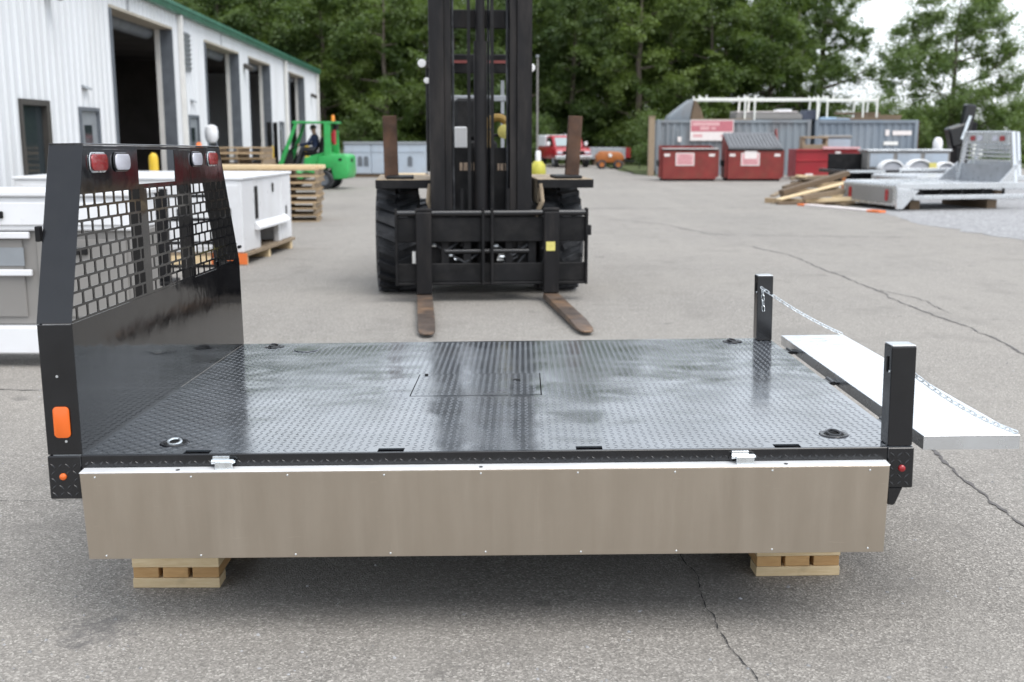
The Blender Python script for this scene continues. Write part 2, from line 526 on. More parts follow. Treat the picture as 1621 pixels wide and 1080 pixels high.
def part(name, mb, mat, parent, bevel=0.0, smooth=False, seg=1, label=None, loc=None, rot=None, kind=None, angle=35):
    me = mb.mesh(name, bevel, smooth, seg, angle) if isinstance(mb, MB) else mb
    o = link(name, me, mat, parent)
    if label:
        o['label'] = label
    if kind:
        o['kind'] = kind
    if loc is not None:
        o.location = loc
    if rot is not None:
        o.rotation_euler = rot
    return o

def tag(o, label, cat, group=None, kind=None):
    o['label'] = label
    o['category'] = cat
    if group:
        o['group'] = group
    if kind:
        o['kind'] = kind
    return o

def thing(name, label, cat, loc=(0, 0, 0), rot=(0, 0, 0), group=None):
    o = bpy.data.objects.new(name, None)
    o.empty_display_size = 0.2
    col.objects.link(o)
    o.location = loc
    o.rotation_euler = rot
    return tag(o, label, cat, group)

def solo(name, mb, mat, label, cat, loc=(0, 0, 0), rot=(0, 0, 0), group=None, **kw):
    o = part(name, mb, mat, None, loc=loc, rot=rot, **kw)
    return tag(o, label, cat, group)

def copy_tree(o, parent=None):
    c = o.copy()
    col.objects.link(c)
    c.parent = parent
    for ch in list(o.children):
        copy_tree(ch, c)
    return c

def struct(name, mb, mat, **kw):
    o = part(name, mb, mat, None, **kw)
    o['kind'] = 'structure'
    return o

def rounded(x0, x1, z0, z1, r, n=4):
    pts = []
    for (cx, cz, a0) in ((x1 - r, z1 - r, 0), (x0 + r, z1 - r, 90), (x0 + r, z0 + r, 180), (x1 - r, z0 + r, 270)):
        for i in range(n + 1):
            a = R(a0 + 90 * i / n)
            pts.append((cx + r * math.cos(a), cz + r * math.sin(a)))
    return pts

# ------------------------------------------------------------------ ground
mb = MB()
mb.face([(-700, -300, 0), (700, -300, 0), (700, 1200, 0), (-700, 1200, 0)])
ground = struct('ground', mb, 'asphalt')

def irregular(pts, step=0.6, amp=0.25, seed=3):
    rr = random.Random(seed)
    out = []
    for (a, b) in zip(pts, pts[1:] + pts[:1]):
        a, b = Vector(a), Vector(b)
        n = max(1, int((b - a).length / step))
        for i in range(n):
            p = a.lerp(b, i / n)
            out.append((p.x + rr.uniform(-amp, amp), p.y + rr.uniform(-amp, amp)))
    return out

def sheet(name, pts, z, mat):
    mb = MB()
    mb.face([(x, y, z) for (x, y) in pts])
    bmesh.ops.triangulate(mb.bm, faces=mb.bm.faces[:])
    return struct(name, mb, mat)

sheet('gravel', irregular([(7.6, 12.2), (8.1, 17.0), (7.6, 21.0), (7.9, 24.5), (9.0, 31.0), (10.2, 38.5), (30, 41), (60, 41), (60, 12)], 0.35, 0.16), 0.004, 'gravel')
vr = random.Random(5)
edge = [(-150, 63.0)]
for (x, y) in ((-20, 62.0), (2.5, 63.0), (4.6, 61.0), (5.3, 47.0), (5.7, 45.2), (17.5, 55.0), (150, 58.0)):
    a = edge[-1]
    n_ = max(2, int(math.hypot(x - a[0], y - a[1]) / 1.2))
    edge += [(a[0] + (x - a[0]) * (i + 1) / n_ + vr.uniform(-.15, .15), a[1] + (y - a[1]) * (i + 1) / n_ + vr.uniform(-.2, .2)) for i in range(n_)]
mb = MB()
vA = [mb.bm.verts.new((x, y, 0.012)) for x, y in edge]
vB = [mb.bm.verts.new((-160 + 330 * i / (len(edge) - 1), 420, 0.012)) for i in range(len(edge))]
for i in range(len(edge) - 1):
    mb.bm.faces.new([vA[i], vA[i + 1], vB[i + 1], vB[i]])
struct('verge', mb, 'verge')

# cracks and paving seams worn into the asphalt: narrow, jagged, with broken edges
def crack(pts, w, seed, z=0.004, step=0.05, mat='crack'):
    rr = random.Random(seed)
    P = []
    for (a, b) in zip(pts, pts[1:]):
        a, b = Vector((*a, 0)), Vector((*b, 0))
        n = max(2, int((b - a).length / step))
        for i in range(n):
            P.append(a.lerp(b, i / n))
    P.append(Vector((*pts[-1], 0)))
    off = 0.0
    Q = []
    for i, p in enumerate(P):
        off = off * 0.9 + rr.uniform(-1, 1) * step * 0.32
        d = (P[min(i + 1, len(P) - 1)] - P[max(i - 1, 0)]).normalized()
        nrm = Vector((-d.y, d.x, 0))
        Q.append((p + nrm * off, nrm, w * rr.uniform(0.25, 1.0) * (0.3 if rr.random() < 0.12 else 1)))
    mb = MB()
    L = [mb.bm.verts.new((q + n * ww / 2) + Vector((0, 0, z))) for q, n, ww in Q]
    S = [mb.bm.verts.new((q - n * ww / 2) + Vector((0, 0, z))) for q, n, ww in Q]
    for i in range(len(Q) - 1):
        mb.bm.faces.new([S[i], S[i + 1], L[i + 1], L[i]])
    return part('crack', mb, mat, ground)

crack([(0.67, 4.6), (0.68, 4.11), (0.70, 3.95), (0.69, 3.8), (0.71, 3.6), (0.70, 3.44), (0.75, 3.16), (0.82, 2.7)], 0.0055, 1, step=0.018)
crack([(2.30, 6.4), (2.24, 5.83), (2.22, 5.4), (2.21, 5.15), (2.19, 4.8), (2.20, 4.4), (2.26, 3.6)], 0.03, 2, step=0.03, mat='crack_worn')
crack([(3.6, 16.5), (3.84, 15.26), (3.88, 14.0), (3.92, 12.86), (3.95, 11.8), (3.89, 10.88), (3.95, 9.6), (3.92, 8.3), (4.0, 6.5)], 0.034, 3, mat='crack_worn')
crack([(3.95, 11.9), (4.15, 11.0), (4.1, 10.2)], 0.02, 4, mat='crack_worn')
crack([(-6.0, 25.0), (-3.4, 25.2), (0.5, 25.0), (3.6, 25.3), (7.0, 25.0)], 0.05, 5, step=0.1, mat='crack_worn')
crack([(1.9, 21.9), (2.9, 20.5), (3.3, 18.6), (4.8, 18.2), (6.6, 18.0)], 0.04, 6, step=0.1, mat='crack_worn')
crack([(-7.5, 7.02), (-5.2, 7.1), (-3.7, 7.0), (-3.0, 7.05)], 0.025, 7)
crack([(-3.2, 4.85), (-2.6, 4.82), (-2.1, 4.86), (-1.6, 4.8)], 0.006, 8, step=0.03)

# ------------------------------------------------------------------ the flatbed body (the main subject)
L_, W_ = 2.703, 2.13
bed = thing('truck_flatbed', 'black tread-plate truck flatbed with headboard and drop-down aluminium side, resting on wooden skids', 'flatbed',
            (-1.4051, 3.4832, 0.6211), (-0.0162, -0.0134, -0.0092))

def lugs(mb, u0, u1, v0, v1, place, keep=lambda u, v: True, p=0.0265, ll=0.0118, lw=0.0036, h=0.0013):
    nu, nv = int((u1 - u0) / p), int((v1 - v0) / p)
    bm = mb.bm
    s = math.sqrt(0.5)
    for i in range(nu):
        for j in range(nv):
            u, v = u0 + (i + 0.5) * p, v0 + (j + 0.5) * p
            if not keep(u, v):
                continue
            d = (s, s) if (i + j) % 2 else (s, -s)
            e = (-d[1], d[0])
            q = [(u + d[0] * ll, v + d[1] * ll, 0), (u + e[0] * lw, v + e[1] * lw, 0), (u - d[0] * ll, v - d[1] * ll, 0), (u - e[0] * lw, v - e[1] * lw, 0),
                 (u + d[0] * ll * .5, v + d[1] * ll * .5, h), (u - d[0] * ll * .5, v - d[1] * ll * .5, h)]
            w = [bm.verts.new(place(*a)) for a in q]
            for f in ((0, 1, 4), (1, 5, 4), (1, 2, 5), (2, 3, 5), (3, 4, 5), (3, 0, 4)):
                bm.faces.new([w[k] for k in f])

HX0, HX1, HY0, HY1 = 0.992, 1.512, 0.832, 1.27
SLOTS = (0.373, 1.009, 1.657, 2.302)
seam = 1.065
g = 0.005
# near deck plate: notched for the stake pockets along the edge and for the hatch
poly = [(0, 0)]
for sx in SLOTS:
    poly += [(sx - 0.043, 0), (sx - 0.043, 0.042), (sx + 0.043, 0.042), (sx + 0.043, 0)]
poly += [(L_, 0), (L_, seam - 0.002), (HX1 + g, seam - 0.002), (HX1 + g, HY0 - g), (HX0 - g, HY0 - g), (HX0 - g, seam - 0.002), (0, seam - 0.002)]
dk = part('deck_plate', MB().prism(poly, 2, -0.006, 0.0), 'black_deck', bed)
mb = MB()
def near_keep(u, v):
    if HX0 - .02 < u < HX1 + .02 and v > HY0 - .02:
        return False
    return not any(abs(u - s) < 0.06 and v < 0.06 for s in SLOTS)
lugs(mb, 0.01, L_ - 0.005, 0.008, seam - 0.006, lambda u, v, h: (u, v, h), near_keep)
part('tread_lugs', mb, 'black_deck', dk, kind='stuff')
poly = [(0, seam + 0.002), (HX0 - g, seam + 0.002), (HX0 - g, HY1 + g), (HX1 + g, HY1 + g), (HX1 + g, seam + 0.002), (L_, seam + 0.002), (L_, W_), (0, W_)]
dk2 = part('deck_plate', MB().prism(poly, 2, -0.008, -0.001), 'black_deck', bed)
mb = MB()
lugs(mb, 0.01, L_ - 0.005, seam + 0.006, W_ - 0.004, lambda u, v, h: (u, v, h - 0.001), lambda u, v: not (HX0 - .02 < u < HX1 + .02 and v < HY1 + .02))
part('tread_lugs', mb, 'black_deck', dk2, kind='stuff')
ht = part('floor_hatch', MB().box(HX0, HX1, HY0, HY1, -0.006, 0.001), 'black_deck', bed, label='square hatch plate let into the deck')
mb = MB()
lugs(mb, HX0 + .006, HX1 - .004, HY0 + .006, HY1 - .004, lambda u, v, h: (u, v, h + 0.001))
part('tread_lugs', mb, 'black_deck', ht, kind='stuff')
part('hatch_pull', MB().box(1.40, 1.43, 1.12, 1.135, 0.001, 0.004), 'hole_black', ht)
part('hatch_bolt', MB().cyl((1.02, 1.25, 0.001), (1.02, 1.25, 0.006), 0.008, n=10), 'hole_black', ht)
part('hatch_tray', MB().box(HX0 - .05, HX1 + .05, HY0 - .05, HY1 + .05, -0.03, -0.014), 'hole_black', bed)
# frame below
part('deck_frame', MB().box(0.02, L_ - 0.02, 0.03, 0.07, -0.12, -0.009).box(0.02, L_ - 0.02, W_ - .05, W_, -0.14, -0.009).box(L_ - .06, L_ - .012, 0.075, W_ - .055, -0.13, -0.009).box(0, 0.05, 0.075, W_ - .055, -0.13, -0.009), 'black_satin', bed)
for i in range(5):
    x = 0.3 + i * 0.5
    part('crossmember', MB().box(x, x + .05, 0.08, W_ - .06, -0.13, -0.032), 'black_satin', bed)
for y in (0.62, 1.45):
    part('long_sill', MB().box(0.04, L_ - .04, y, y + .09, -0.488, -0.132), 'black_satin', bed)
# side rail in tread plate, with the two end blocks
rail = part('side_rail', MB().box(0.0005, 2.6195, -0.012, -0.0005, -0.135, 0.0), 'black_satin', bed, bevel=0.002)
mb = MB()
lugs(mb, 0.004, 2.615, -0.064, -0.004, lambda u, v, h: (u, -0.012 - h, v), p=0.024, ll=0.011, lw=0.0035)
part('tread_lugs', mb, 'black_satin', rail, kind='stuff')
for (x0, x1, zb, lx) in ((-0.11, 0.0, -0.146, -0.062), (2.62, 2.705, -0.136, 2.667)):
    eb = part('end_block', MB().box(x0, x1, -0.0125, 0.06, zb, -0.0015), 'black_satin', bed, bevel=0.003)
    mb = MB()
    lugs(mb, x0 + .004, x1 - .002, zb + .004, -0.006, lambda u, v, h: (u, -0.0125 - h, v), lambda u, v: math.hypot(u - lx, v + .07) > 0.02, p=0.024, ll=0.011, lw=0.0035)
    part('tread_lugs', mb, 'black_satin', eb, kind='stuff')
    Mr = Matrix.Translation((lx, -0.0125, -0.07)) @ Euler((R(90), 0, 0)).to_matrix().to_4x4()
    part('marker_lamp', MB().lathe([(0.012, 0), (0.011, .005), (0.006, .009), (0, .010)], 14, Mr), 'lens_amber' if x0 < 0 else 'lens_red', eb, smooth=True,
         label='small round amber lamp' if x0 < 0 else 'small round red lamp')
# hook bracket under the rear block
part('hook_bracket', MB().prism([(2.627, -0.136), (2.674, -0.136), (2.652, -0.19), (2.645, -0.196), (2.627, -0.192)], 1, -0.010, 0.012), 'black_satin', bed, bevel=0.002)
# tie-down rings
for i, (x, y) in enumerate(((0.262, 0.134), (2.493, 0.159), (0.18, 2.03), (2.50, 2.03))):
    tr_ = part('tie_down', MB().lathe([(0.0, 0.0022), (0.034, 0.0022), (0.038, 0.0045), (0.046, 0.004), (0.050, 0.0005)], 24, Matrix.Translation((x, y, 0))), 'black_satin', bed, smooth=True)
    part('recess', MB().lathe([(0.0, 0.0028), (0.033, 0.0028)], 20, Matrix.Translation((x, y, 0))), 'hole_black', tr_)
    Mt = Matrix.Translation((x, y, 0.006)) @ Euler((R(14), 0, R(20 * i))).to_matrix().to_4x4()
    part('ring', MB().torus((0, 0, 0), 0.022, 0.0045, 18, 6, M=Mt), 'zinc' if i == 0 else 'black_satin', tr_, smooth=True)
part('round_cover', MB().lathe([(0.0, 0.004), (0.062, 0.004), (0.066, 0.0), ], 28, Matrix.Translation((0.36, 1.93, 0.0005))), 'black_deck', bed, smooth=True)

# headboard ------------------------------------------------------
hb = part('headboard', MB().box(-0.004, 0.0, 0.0045, W_ - .0045, 0.0, 0.432), 'black_gloss', bed, label='black painted steel headboard with punched window grilles')
KN, TOP = 0.43, 1.0
yn = lambda z: 0.0 if z < KN else 0.206 * (z - KN) / (TOP - KN)
yf = lambda z: W_ if z < KN else W_ - 0.262 * (z - KN) / (TOP - KN)
def yz(poly, x0, x1, mat, name, par, **kw):
    return part(name, MB().prism(poly, 0, x0, x1), mat, par, **kw)
# solid fields of the upper sheet
e = 0.0045
ZT, ZB = 0.838, 0.4325
yz([(yn(ZT) + e, ZT), (0.72, ZT), (0.72, 0.985), (yn(.985) + e, 0.985)], -0.004, 0, 'black_gloss', 'upper_panel', hb)
yz([(0.7205, ZT), (1.1695, ZT), (1.1695, 0.856), (0.7205, 0.856)], -0.004, 0, 'black_gloss', 'window_rail', hb)
yz([(1.17, ZT), (yf(ZT) - e, ZT), (yf(.985) - e, 0.985), (1.17, 0.985)], -0.004, 0, 'black_gloss', 'upper_panel', hb)
yz([(yn(.9855) + e, 0.9855), (yf(.9855) - e, 0.9855), (yf(.996) - e, 0.996), (yn(.996) + e, 0.996)], -0.004, 0, 'black_gloss', 'top_rail', hb)
yz([(0.722, ZB + .0005), (0.80, ZB + .0005), (0.80, ZT - .0005), (0.722, ZT - .0005)], -0.004, 0, 'black_gloss', 'post_strip', hb)
yz([(1.337, ZB + .0005), (1.378, ZB + .0005), (1.378, ZT - .0005), (1.337, ZT - .0005)], -0.004, 0, 'black_gloss', 'post_strip', hb)
# folded ribs behind the strips
part('rib', MB().box(-0.052, -0.0045, 0.744, 0.79, 0.01, 0.855), 'black_gloss', hb, bevel=0.002)
part('rib', MB().box(-0.052, -0.0045, 1.338, 1.376, 0.01, 0.985), 'black_gloss', hb, bevel=0.002)
# punched grilles: bars left between rectangular holes set like bricks
PZ, HZ, PY, HY = 0.0450, 0.0365, 0.090, 0.0765
def grille(a, b):
    """a(z), b(z): edges of the panel."""
    mb = MB()
    z = ZB + 0.0005
    nrow = 9
    for r in range(nrow + 1):
        z0 = ZB + 0.0005 + r * PZ
        z1 = z0 + (PZ - HZ) if r < nrow else ZT - 0.0005
        if r == nrow:
            z1 = max(z1, z0 + .001)
        zm = (z0 + z1) / 2
        mb.prism([(a(z0), z0), (b(z0), z0), (b(z1), z1), (a(z1), z1)], 0, -0.003, 0)
        if r == nrow:
            break
        zz0, zz1 = z1 + 0.0002, z0 + PZ - 0.0002
        A, B = a((zz0 + zz1) / 2), b((zz0 + zz1) / 2)
        y = A + (0.0 if r % 2 else -PY / 2)
        while y < B:
            y0, y1 = max(A, y + HY), min(B, y + PY)
            if y1 - y0 > 0.004:
                # little corner fillets keep the holes from reading razor-sharp
                f = 0.004
                mb.prism([(y0 - f, zz0), (y1 + f, zz0), (y1, zz0 + f), (y1, zz1 - f), (y1 + f, zz1), (y0 - f, zz1), (y0, zz1 - f), (y0, zz0 + f)], 0, -0.003, 0)
            y += PY
    return mb
part('grille', grille(lambda z: yn(z) + e, lambda z: 0.7215), 'black_gloss', hb, label='brick-pattern punched grille nearest the camera')
part('grille', grille(lambda z: 0.8005, lambda z: 1.3365), 'black_gloss', hb)
part('grille', grille(lambda z: 1.3785, lambda z: yf(z) - e), 'black_gloss', hb)
# flanges
def flange(fn, sgn):
    t_ = 0.004 * sgn
    lo = part('flange', MB().prism([(fn(0), 0.0005), (fn(0) + t_, 0.0005), (fn(0) + t_, KN), (fn(0), KN)], 0, -0.112, 0.0), 'black_satin', hb, bevel=0.0015)
    up = part('flange', MB().prism([(fn(0) + .001 * sgn, KN + 0.003), (fn(0) + t_ + .001 * sgn, KN + 0.003), (fn(TOP) + t_, TOP), (fn(TOP), TOP)], 0, -0.114, 0.0), 'black_satin', hb, bevel=0.0015)
    return lo, up
fl, fu = flange(yn, 1)
flange(yf, -1)
part('top_plate', MB().box(-0.114, 0.0, yn(TOP) - .003, yf(TOP) + .003, TOP + .0005, TOP + .005), 'black_satin', hb, bevel=0.002)
for yb in (0.005, W_ - .035):
    part('back_lip', MB().box(-0.114, -0.110, yb, yb + .03, 0.001, KN), 'black_satin', hb)
part('side_marker', MB().prism(rounded(-0.083, -0.029, 0.058, 0.162, 0.014), 1, -0.008, -0.0003), 'lens_amber', fl, bevel=0.003, smooth=True, seg=2, label='amber rectangular side marker lamp')
for (x, z) in ((-0.06, 0.262), (-0.047, 0.046)):
    part('screw', MB().cyl((x, -0.0035, z), (x, -0.0002, z), 0.0045, n=8), 'zinc', fl)
for y0 in (0.30,):
    part('hose_clip', MB().box(-0.13, -0.1145, 0.08, 0.11, 0.69, 0.74), 'black_worn', hb, bevel=0.003)
part('latch_pin', MB().cyl((0.0005, W_ - .002, 0.50), (0.0005, W_ + .03, 0.50), 0.008, n=8), 'black_worn', hb)
for i, (ya, yb, za, zb, mt) in enumerate(((0.244, 0.394, 0.909, 0.972, 'lens_red'), (0.466, 0.616, 0.909, 0.972, 'lens_clear'), (1.398, 1.545, 0.915, 0.976, 'lens_clear'), (1.65, 1.80, 0.915, 0.976, 'lens_red'))):
    lp = part('lamp_bezel', MB().prism(rounded(ya - .003, yb + .003, za - .003, zb + .003, 0.026, 6), 0, 0.0003, 0.005), 'black_satin' if mt == 'lens_clear' else 'zinc', hb, bevel=0.002, smooth=True)
    part('lamp_lens', MB().prism(rounded(ya + .003, yb - .003, za + .003, zb - .003, 0.022, 6), 0, 0.0052, 0.012), mt, lp, bevel=0.004, seg=2, smooth=True, label='red oval lamp lens' if mt == 'lens_red' else 'clear oval lamp lens')

# hinged aluminium side panel -----------------------------------------
TI = R(4.5)
sp_root = part('side_panel', MB().box(0.012, 2.612, -0.0015, 0.0015, -0.298, 0.0), 'aluminium_brushed', bed, bevel=0.0008, loc=(0, -0.060, -0.047), rot=(TI, 0, 0), label='brushed aluminium drop side hanging from two hinges')
part('top_fold', MB().box(0.010, 2.614, -0.0018, 0.045, 0.0005, 0.0036), 'aluminium_fold', sp_root, bevel=0.0012)
part('bottom_fold', MB().box(0.012, 2.612, 0.0017, 0.030, -0.2978, -0.295), 'aluminium', sp_root)
part('end_fold', MB().box(0.0122, 0.0150, 0.0017, 0.030, -0.2945, -0.001), 'aluminium_brushed', sp_root)
part('end_fold', MB().box(2.6090, 2.6118, 0.0017, 0.030, -0.2945, -0.001), 'aluminium_brushed', sp_root)
rivet = MB().lathe([(0.0036, 0), (0.0030, .0013), (0.0014, .0022), (0, .0024)], 10, Euler((R(90), 0, 0)).to_matrix().to_4x4()).mesh('rivet', smooth=True)
for z, n, x0 in ((-0.012, 9, 0.06), (-0.286, 9, 0.07)):
    for i in range(n):
        part('rivet', rivet, 'zinc', sp_root, loc=(x0 + i * (2.49 / (n - 1)), -0.0015, z + random.uniform(-.002, .002)))
for x in (0.325, 1.305, 2.285):
    part('drain_hole', MB().cyl((x, 0.016, 0.0037), (x, 0.016, 0.0041), 0.007, n=10), 'hole_black', sp_root)
for x in (0.468, 2.149):
    h_ = part('hinge', MB().cyl((x - .036, -0.030, -0.020), (x + .036, -0.030, -0.020), 0.008, n=14), 'zinc', bed, smooth=True)
    part('hinge_leaf', MB().box(x - .034, x + .020, -0.026, -0.0135, -0.014, -0.004), 'zinc', h_, bevel=0.001)
    part('hinge_leaf', MB().box(x - .022, x + .034, -0.046, -0.034, -0.0425, -0.018), 'zinc', h_, bevel=0.001)
    part('hinge_pin', MB().cyl((x + .036, -0.030, -0.020), (x + .041, -0.030, -0.020), 0.0045, n=8), 'zinc', h_)

# stake posts
for i, y in enumerate((0.002, W_ - 0.080)):
    p_ = part('stake_post', MB().box(2.624, 2.703, y, y + 0.078, 0.0005, 0.327), 'black_satin', bed, bevel=0.004, seg=2, label='black steel corner post ' + ('nearest the camera' if i == 0 else 'at the far rear corner'))
    part('post_cap', MB().box(2.626, 2.701, y + .002, y + .076, 0.3272, 0.331), 'aluminium_yard', p_, bevel=0.001)
    part('chain_slot', MB().box(2.6205, 2.6236, y + .03, y + .04, 0.24, 0.29), 'hole_black', p_)
    part('bolt', MB().cyl((2.6206, y + .012, 0.245), (2.624, y + .012, 0.245), 0.0045, n=8), 'zinc', p_)
# tailgate
tg = part('tailgate', MB().box(2.757, 3.072, 0.052, 2.082, 0.0172, 0.020), 'aluminium', bed, bevel=0.001, label='white-bright aluminium tailgate folded flat behind the deck')
for (x0, x1, y0, y1) in ((2.757, 3.072, 0.0522, 0.055), (2.757, 3.072, 2.079, 2.0818), (2.757, 2.760, 0.0555, 2.0785), (3.069, 3.072, 0.0555, 2.0785)):
    part('tailgate_edge', MB().box(x0, x1, y0, y1, -0.027, 0.0168), 'aluminium_yard', tg)
for y in (0.5, 1.5):
    part('tailgate_rib', MB().box(2.80, 3.04, y, y + .04, -0.02, 0.016), 'aluminium_yard', tg)
for y in (0.35, 1.065, 1.78):
    part('tailgate_hinge', MB().cyl((2.73, y - .05, -0.006), (2.73, y + .05, -0.006), 0.009, n=10).box(2.704, 2.729, y - .04, y + .04, -0.014, -0.004).box(2.731, 2.7565, y - .04, y + .04, -0.014, -0.004), 'black_satin', bed)
# chains of real links
mbk = MB()
for sgn in (1, -1):
    mbk.tube([(sgn * 0.0068, -0.008, 0), (sgn * 0.0068, 0.008, 0)], 0.0022, 6)
mbk.torus((0, 0.008, 0), 0.0068, 0.0022, 8, 6, 0, math.pi)
mbk.torus((0, -0.008, 0), 0.0068, 0.0022, 8, 6, math.pi, 2 * math.pi)
link_me = mbk.mesh('chain_link', smooth=True)
link_me.materials.append(MATS['zinc'])
def chain(a, b, sag, lab):
    a, b = Vector(a), Vector(b)
    ch = bpy.data.objects.new('chain', None)
    col.objects.link(ch)
    ch.parent = bed
    ch['label'] = lab
    n = int((b - a).length * 1.02 / 0.0235)
    P = [a.lerp(b, i / n) - Vector((0, 0, sag * 4 * (i / n) * (1 - i / n))) for i in range(n + 1)]
    for i in range(n):
        d = (P[i + 1] - P[i]).normalized()
        q = d.to_track_quat('Y', 'Z') @ Euler((0, R(45 + 90 * (i % 2)), 0)).to_quaternion()
        o = bpy.data.objects.new('chain_link', link_me)
        col.objects.link(o)
        o.parent = ch
        o.location = (P[i] + P[i + 1]) / 2
        o.rotation_euler = q.to_euler()
chain((2.64, 2.044, 0.272), (3.062, 2.072, 0.026), 0.014, 'zinc chain from the far corner post to the tailgate')
chain((2.705, 0.05, 0.235), (3.066, 0.066, 0.026), 0.02, 'zinc chain from the near corner post to the tailgate')
chain((2.648, 2.043, 0.262), (2.655, 2.043, 0.15), 0.0, 'loose chain end hanging down the far corner post')

# ------------------------------------------------------------------ skids under the flatbed
for (x0, y0, lab, dz) in ((-1.399, 3.854, 'new pine skid under the headboard end of the flatbed', 0.0), (0.928, 3.962, 'new pine skid under the tailgate end of the flatbed', 0.03)):
    sk = thing('wooden_skid', lab, 'skid', (x0, y0, 0), (0, 0, R(0.3) if x0 < 0 else R(2.0)), 'wooden skids under the flatbed')
    for k in range(3):
        xx = 0.0 + k * 0.109
        part('stringer', MB().box(xx, xx + (0.093 if k < 2 else 0.098), 0.004, 1.62, 0.0385, 0.079), 'wood_end', sk, bevel=0.002)
    for k in range(6):
        yy = 0 + k * 0.306
        part('bottom_board', MB().box(-0.002, 0.318, yy, yy + 0.09, 0.0, 0.038), 'wood_new', sk, bevel=0.002)
        part('top_board', MB().box(-0.002, 0.318, yy, yy + 0.09, 0.0795, 0.117), 'wood_new', sk, bevel=0.002)
    if dz:
        part('shim', MB().box(0.02, 0.30, 0.25, 1.3, 0.1175, 0.117 + dz), 'wood_dark', sk)

# ------------------------------------------------------------------ workshop building on the left
bl = thing('workshop_building', 'long white ribbed-metal workshop with green eave and open bay doors', 'building', (-6.79, -0.33, 0), (0, 0, R(2.75)))
EAVE = 4.60
def siding(y0, y1, z0, z1):
    """ribbed sheet standing in the wall plane x = 0"""
    ys = [(y0, 0.0)]
    k = math.ceil((y0 - 0.1) / 0.305)
    while True:
        c = k * 0.305
        for dy, h in ((-.048, 0), (-.026, .032), (.026, .032), (.048, 0)):
            if y0 + .002 < c + dy < y1 - .002:
                ys.append((c + dy, h))
        k += 1
        if c > y1 + .1:
            break
    ys.append((y1, 0.0))
    mb = MB()
    lo = [mb.bm.verts.new((h, y, z0)) for y, h in ys]
    hi = [mb.bm.verts.new((h, y, z1)) for y, h in ys]
    lb = [mb.bm.verts.new((-.06, y, z0)) for y in (y0, y1)]
    hb_ = [mb.bm.verts.new((-.06, y, z1)) for y in (y0, y1)]
    for i in range(len(ys) - 1):
        mb.bm.faces.new([lo[i], lo[i + 1], hi[i + 1], hi[i]])
    mb.bm.faces.new([lb[0], hb_[0], hb_[1], lb[1]])
    mb.bm.faces.new([lo[0], hi[0], hb_[0], lb[0]])
    mb.bm.faces.new([lo[-1], lb[1], hb_[1], hi[-1]])
    return part('wall_sheet', mb, 'siding_white', bl)
OPEN = [('window', 17.85, 19.1, 0.78, 2.2), ('door', 20.6, 21.7, 0, 2.14), ('bay', 22.75, 27.5, 0, 4.15), ('door', 28.8, 29.9, 0, 2.14), ('bay', 31.0, 35.6, 0, 4.15),
        ('bay', 37.2, 41.4, 0, 4.15), ('door', 43.2, 44.3, 0, 2.14), ('bay', 46.0, 50.4, 0, 4.15)]
prev = 8.0
for (k, y0, y1, z0, z1) in OPEN:
    siding(prev, y0, 0.0, EAVE)
    siding(y0, y1, z1, EAVE)
    if z0 > 0:
        siding(y0, y1, 0.0, z0)
    prev = y1
    if k == 'bay':
        fr = part('bay_frame', MB().box(-0.30, 0.045, y0 - .0005, y0 + .06, 0.0, z1 - .061), 'jamb_grey', bl, label='grey steel frame of an open bay door')
        part('jamb', MB().box(-0.24, 0.05, y1 - .06, y1 + .0005, 0.0, z1 - .061), 'jamb_grey', fr)
        part('track', MB().box(-0.36, -0.2405, y1 - .075, y1 - .005, 0.0, z1 - .062), 'trim_white', fr)
        part('lintel', MB().box(-0.45, 0.05, y0, y1, z1 - .06, z1 - .001), 'lintel_tan', fr)
        part('rolled_curtain', MB().cyl((-0.55, y0 + .1, z1 - .12), (-0.55, y1 - .1, z1 - .12), 0.17, n=16), 'jamb_grey', fr, smooth=True)
    elif k == 'door':
        fr = part('entrance_door', MB().box(-0.05, -0.01, y0 + .075, y1 - .075, 0.02, z1 - .075), 'door_grey', bl)
        part('door_frame', MB().prism([(y0, 0), (y0 + .07, 0), (y0 + .07, z1 - .07), (y1 - .07, z1 - .07), (y1 - .07, 0), (y1, 0), (y1, z1), (y0, z1)], 0, -0.08, 0.04), 'jamb_grey', fr)
        part('door_pane', MB().box(-0.012, -0.004, y0 + .30, y0 + .72, 1.02, 1.82), 'glass_dark', fr)
        part('handle', MB().cyl((0.0, y1 - .16, 1.0), (0.05, y1 - .16, 1.0), 0.03, n=10), 'zinc', fr)
    else:
        fr = part('window', MB().prism([(y0, z0), (y1, z0), (y1, z1), (y0, z1)], 0, -0.07, -0.05), 'glass_dark', bl)
        for (a, b_, c, d) in ((y0, y0 + .07, z0, z1), (y1 - .16, y1, z0, z1), (y0 + .0705, y1 - .1605, z0, z0 + .06), (y0 + .0705, y1 - .1605, z1 - .09, z1)):
            part('window_frame', MB().box(-0.049, 0.045, a, b_, c, d), 'bronze_frame', fr)
        part('window_sill', MB().box(-.04, 0.09, y0 - .05, y1 + .05, z0 - .07, z0 - .001), 'trim_white', fr)
siding(prev, 55.0, 0.0, EAVE)
part('end_wall', MB().box(-14.9, -0.07, 54.9, 54.98, 0, EAVE), 'siding_white', bl)
part('end_wall', MB().box(-14.9, -0.07, 8.0, 8.08, 0, EAVE), 'siding_white', bl)
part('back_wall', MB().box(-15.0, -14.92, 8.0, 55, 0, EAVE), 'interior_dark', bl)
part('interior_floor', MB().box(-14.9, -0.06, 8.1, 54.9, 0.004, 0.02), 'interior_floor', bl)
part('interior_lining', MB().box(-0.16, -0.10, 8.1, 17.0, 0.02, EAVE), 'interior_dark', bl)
for y in (29.0, 44.0):
    part('partition', MB().box(-14.9, -4.0, y, y + .1, 0.02, 4.4), 'interior_dark', bl)
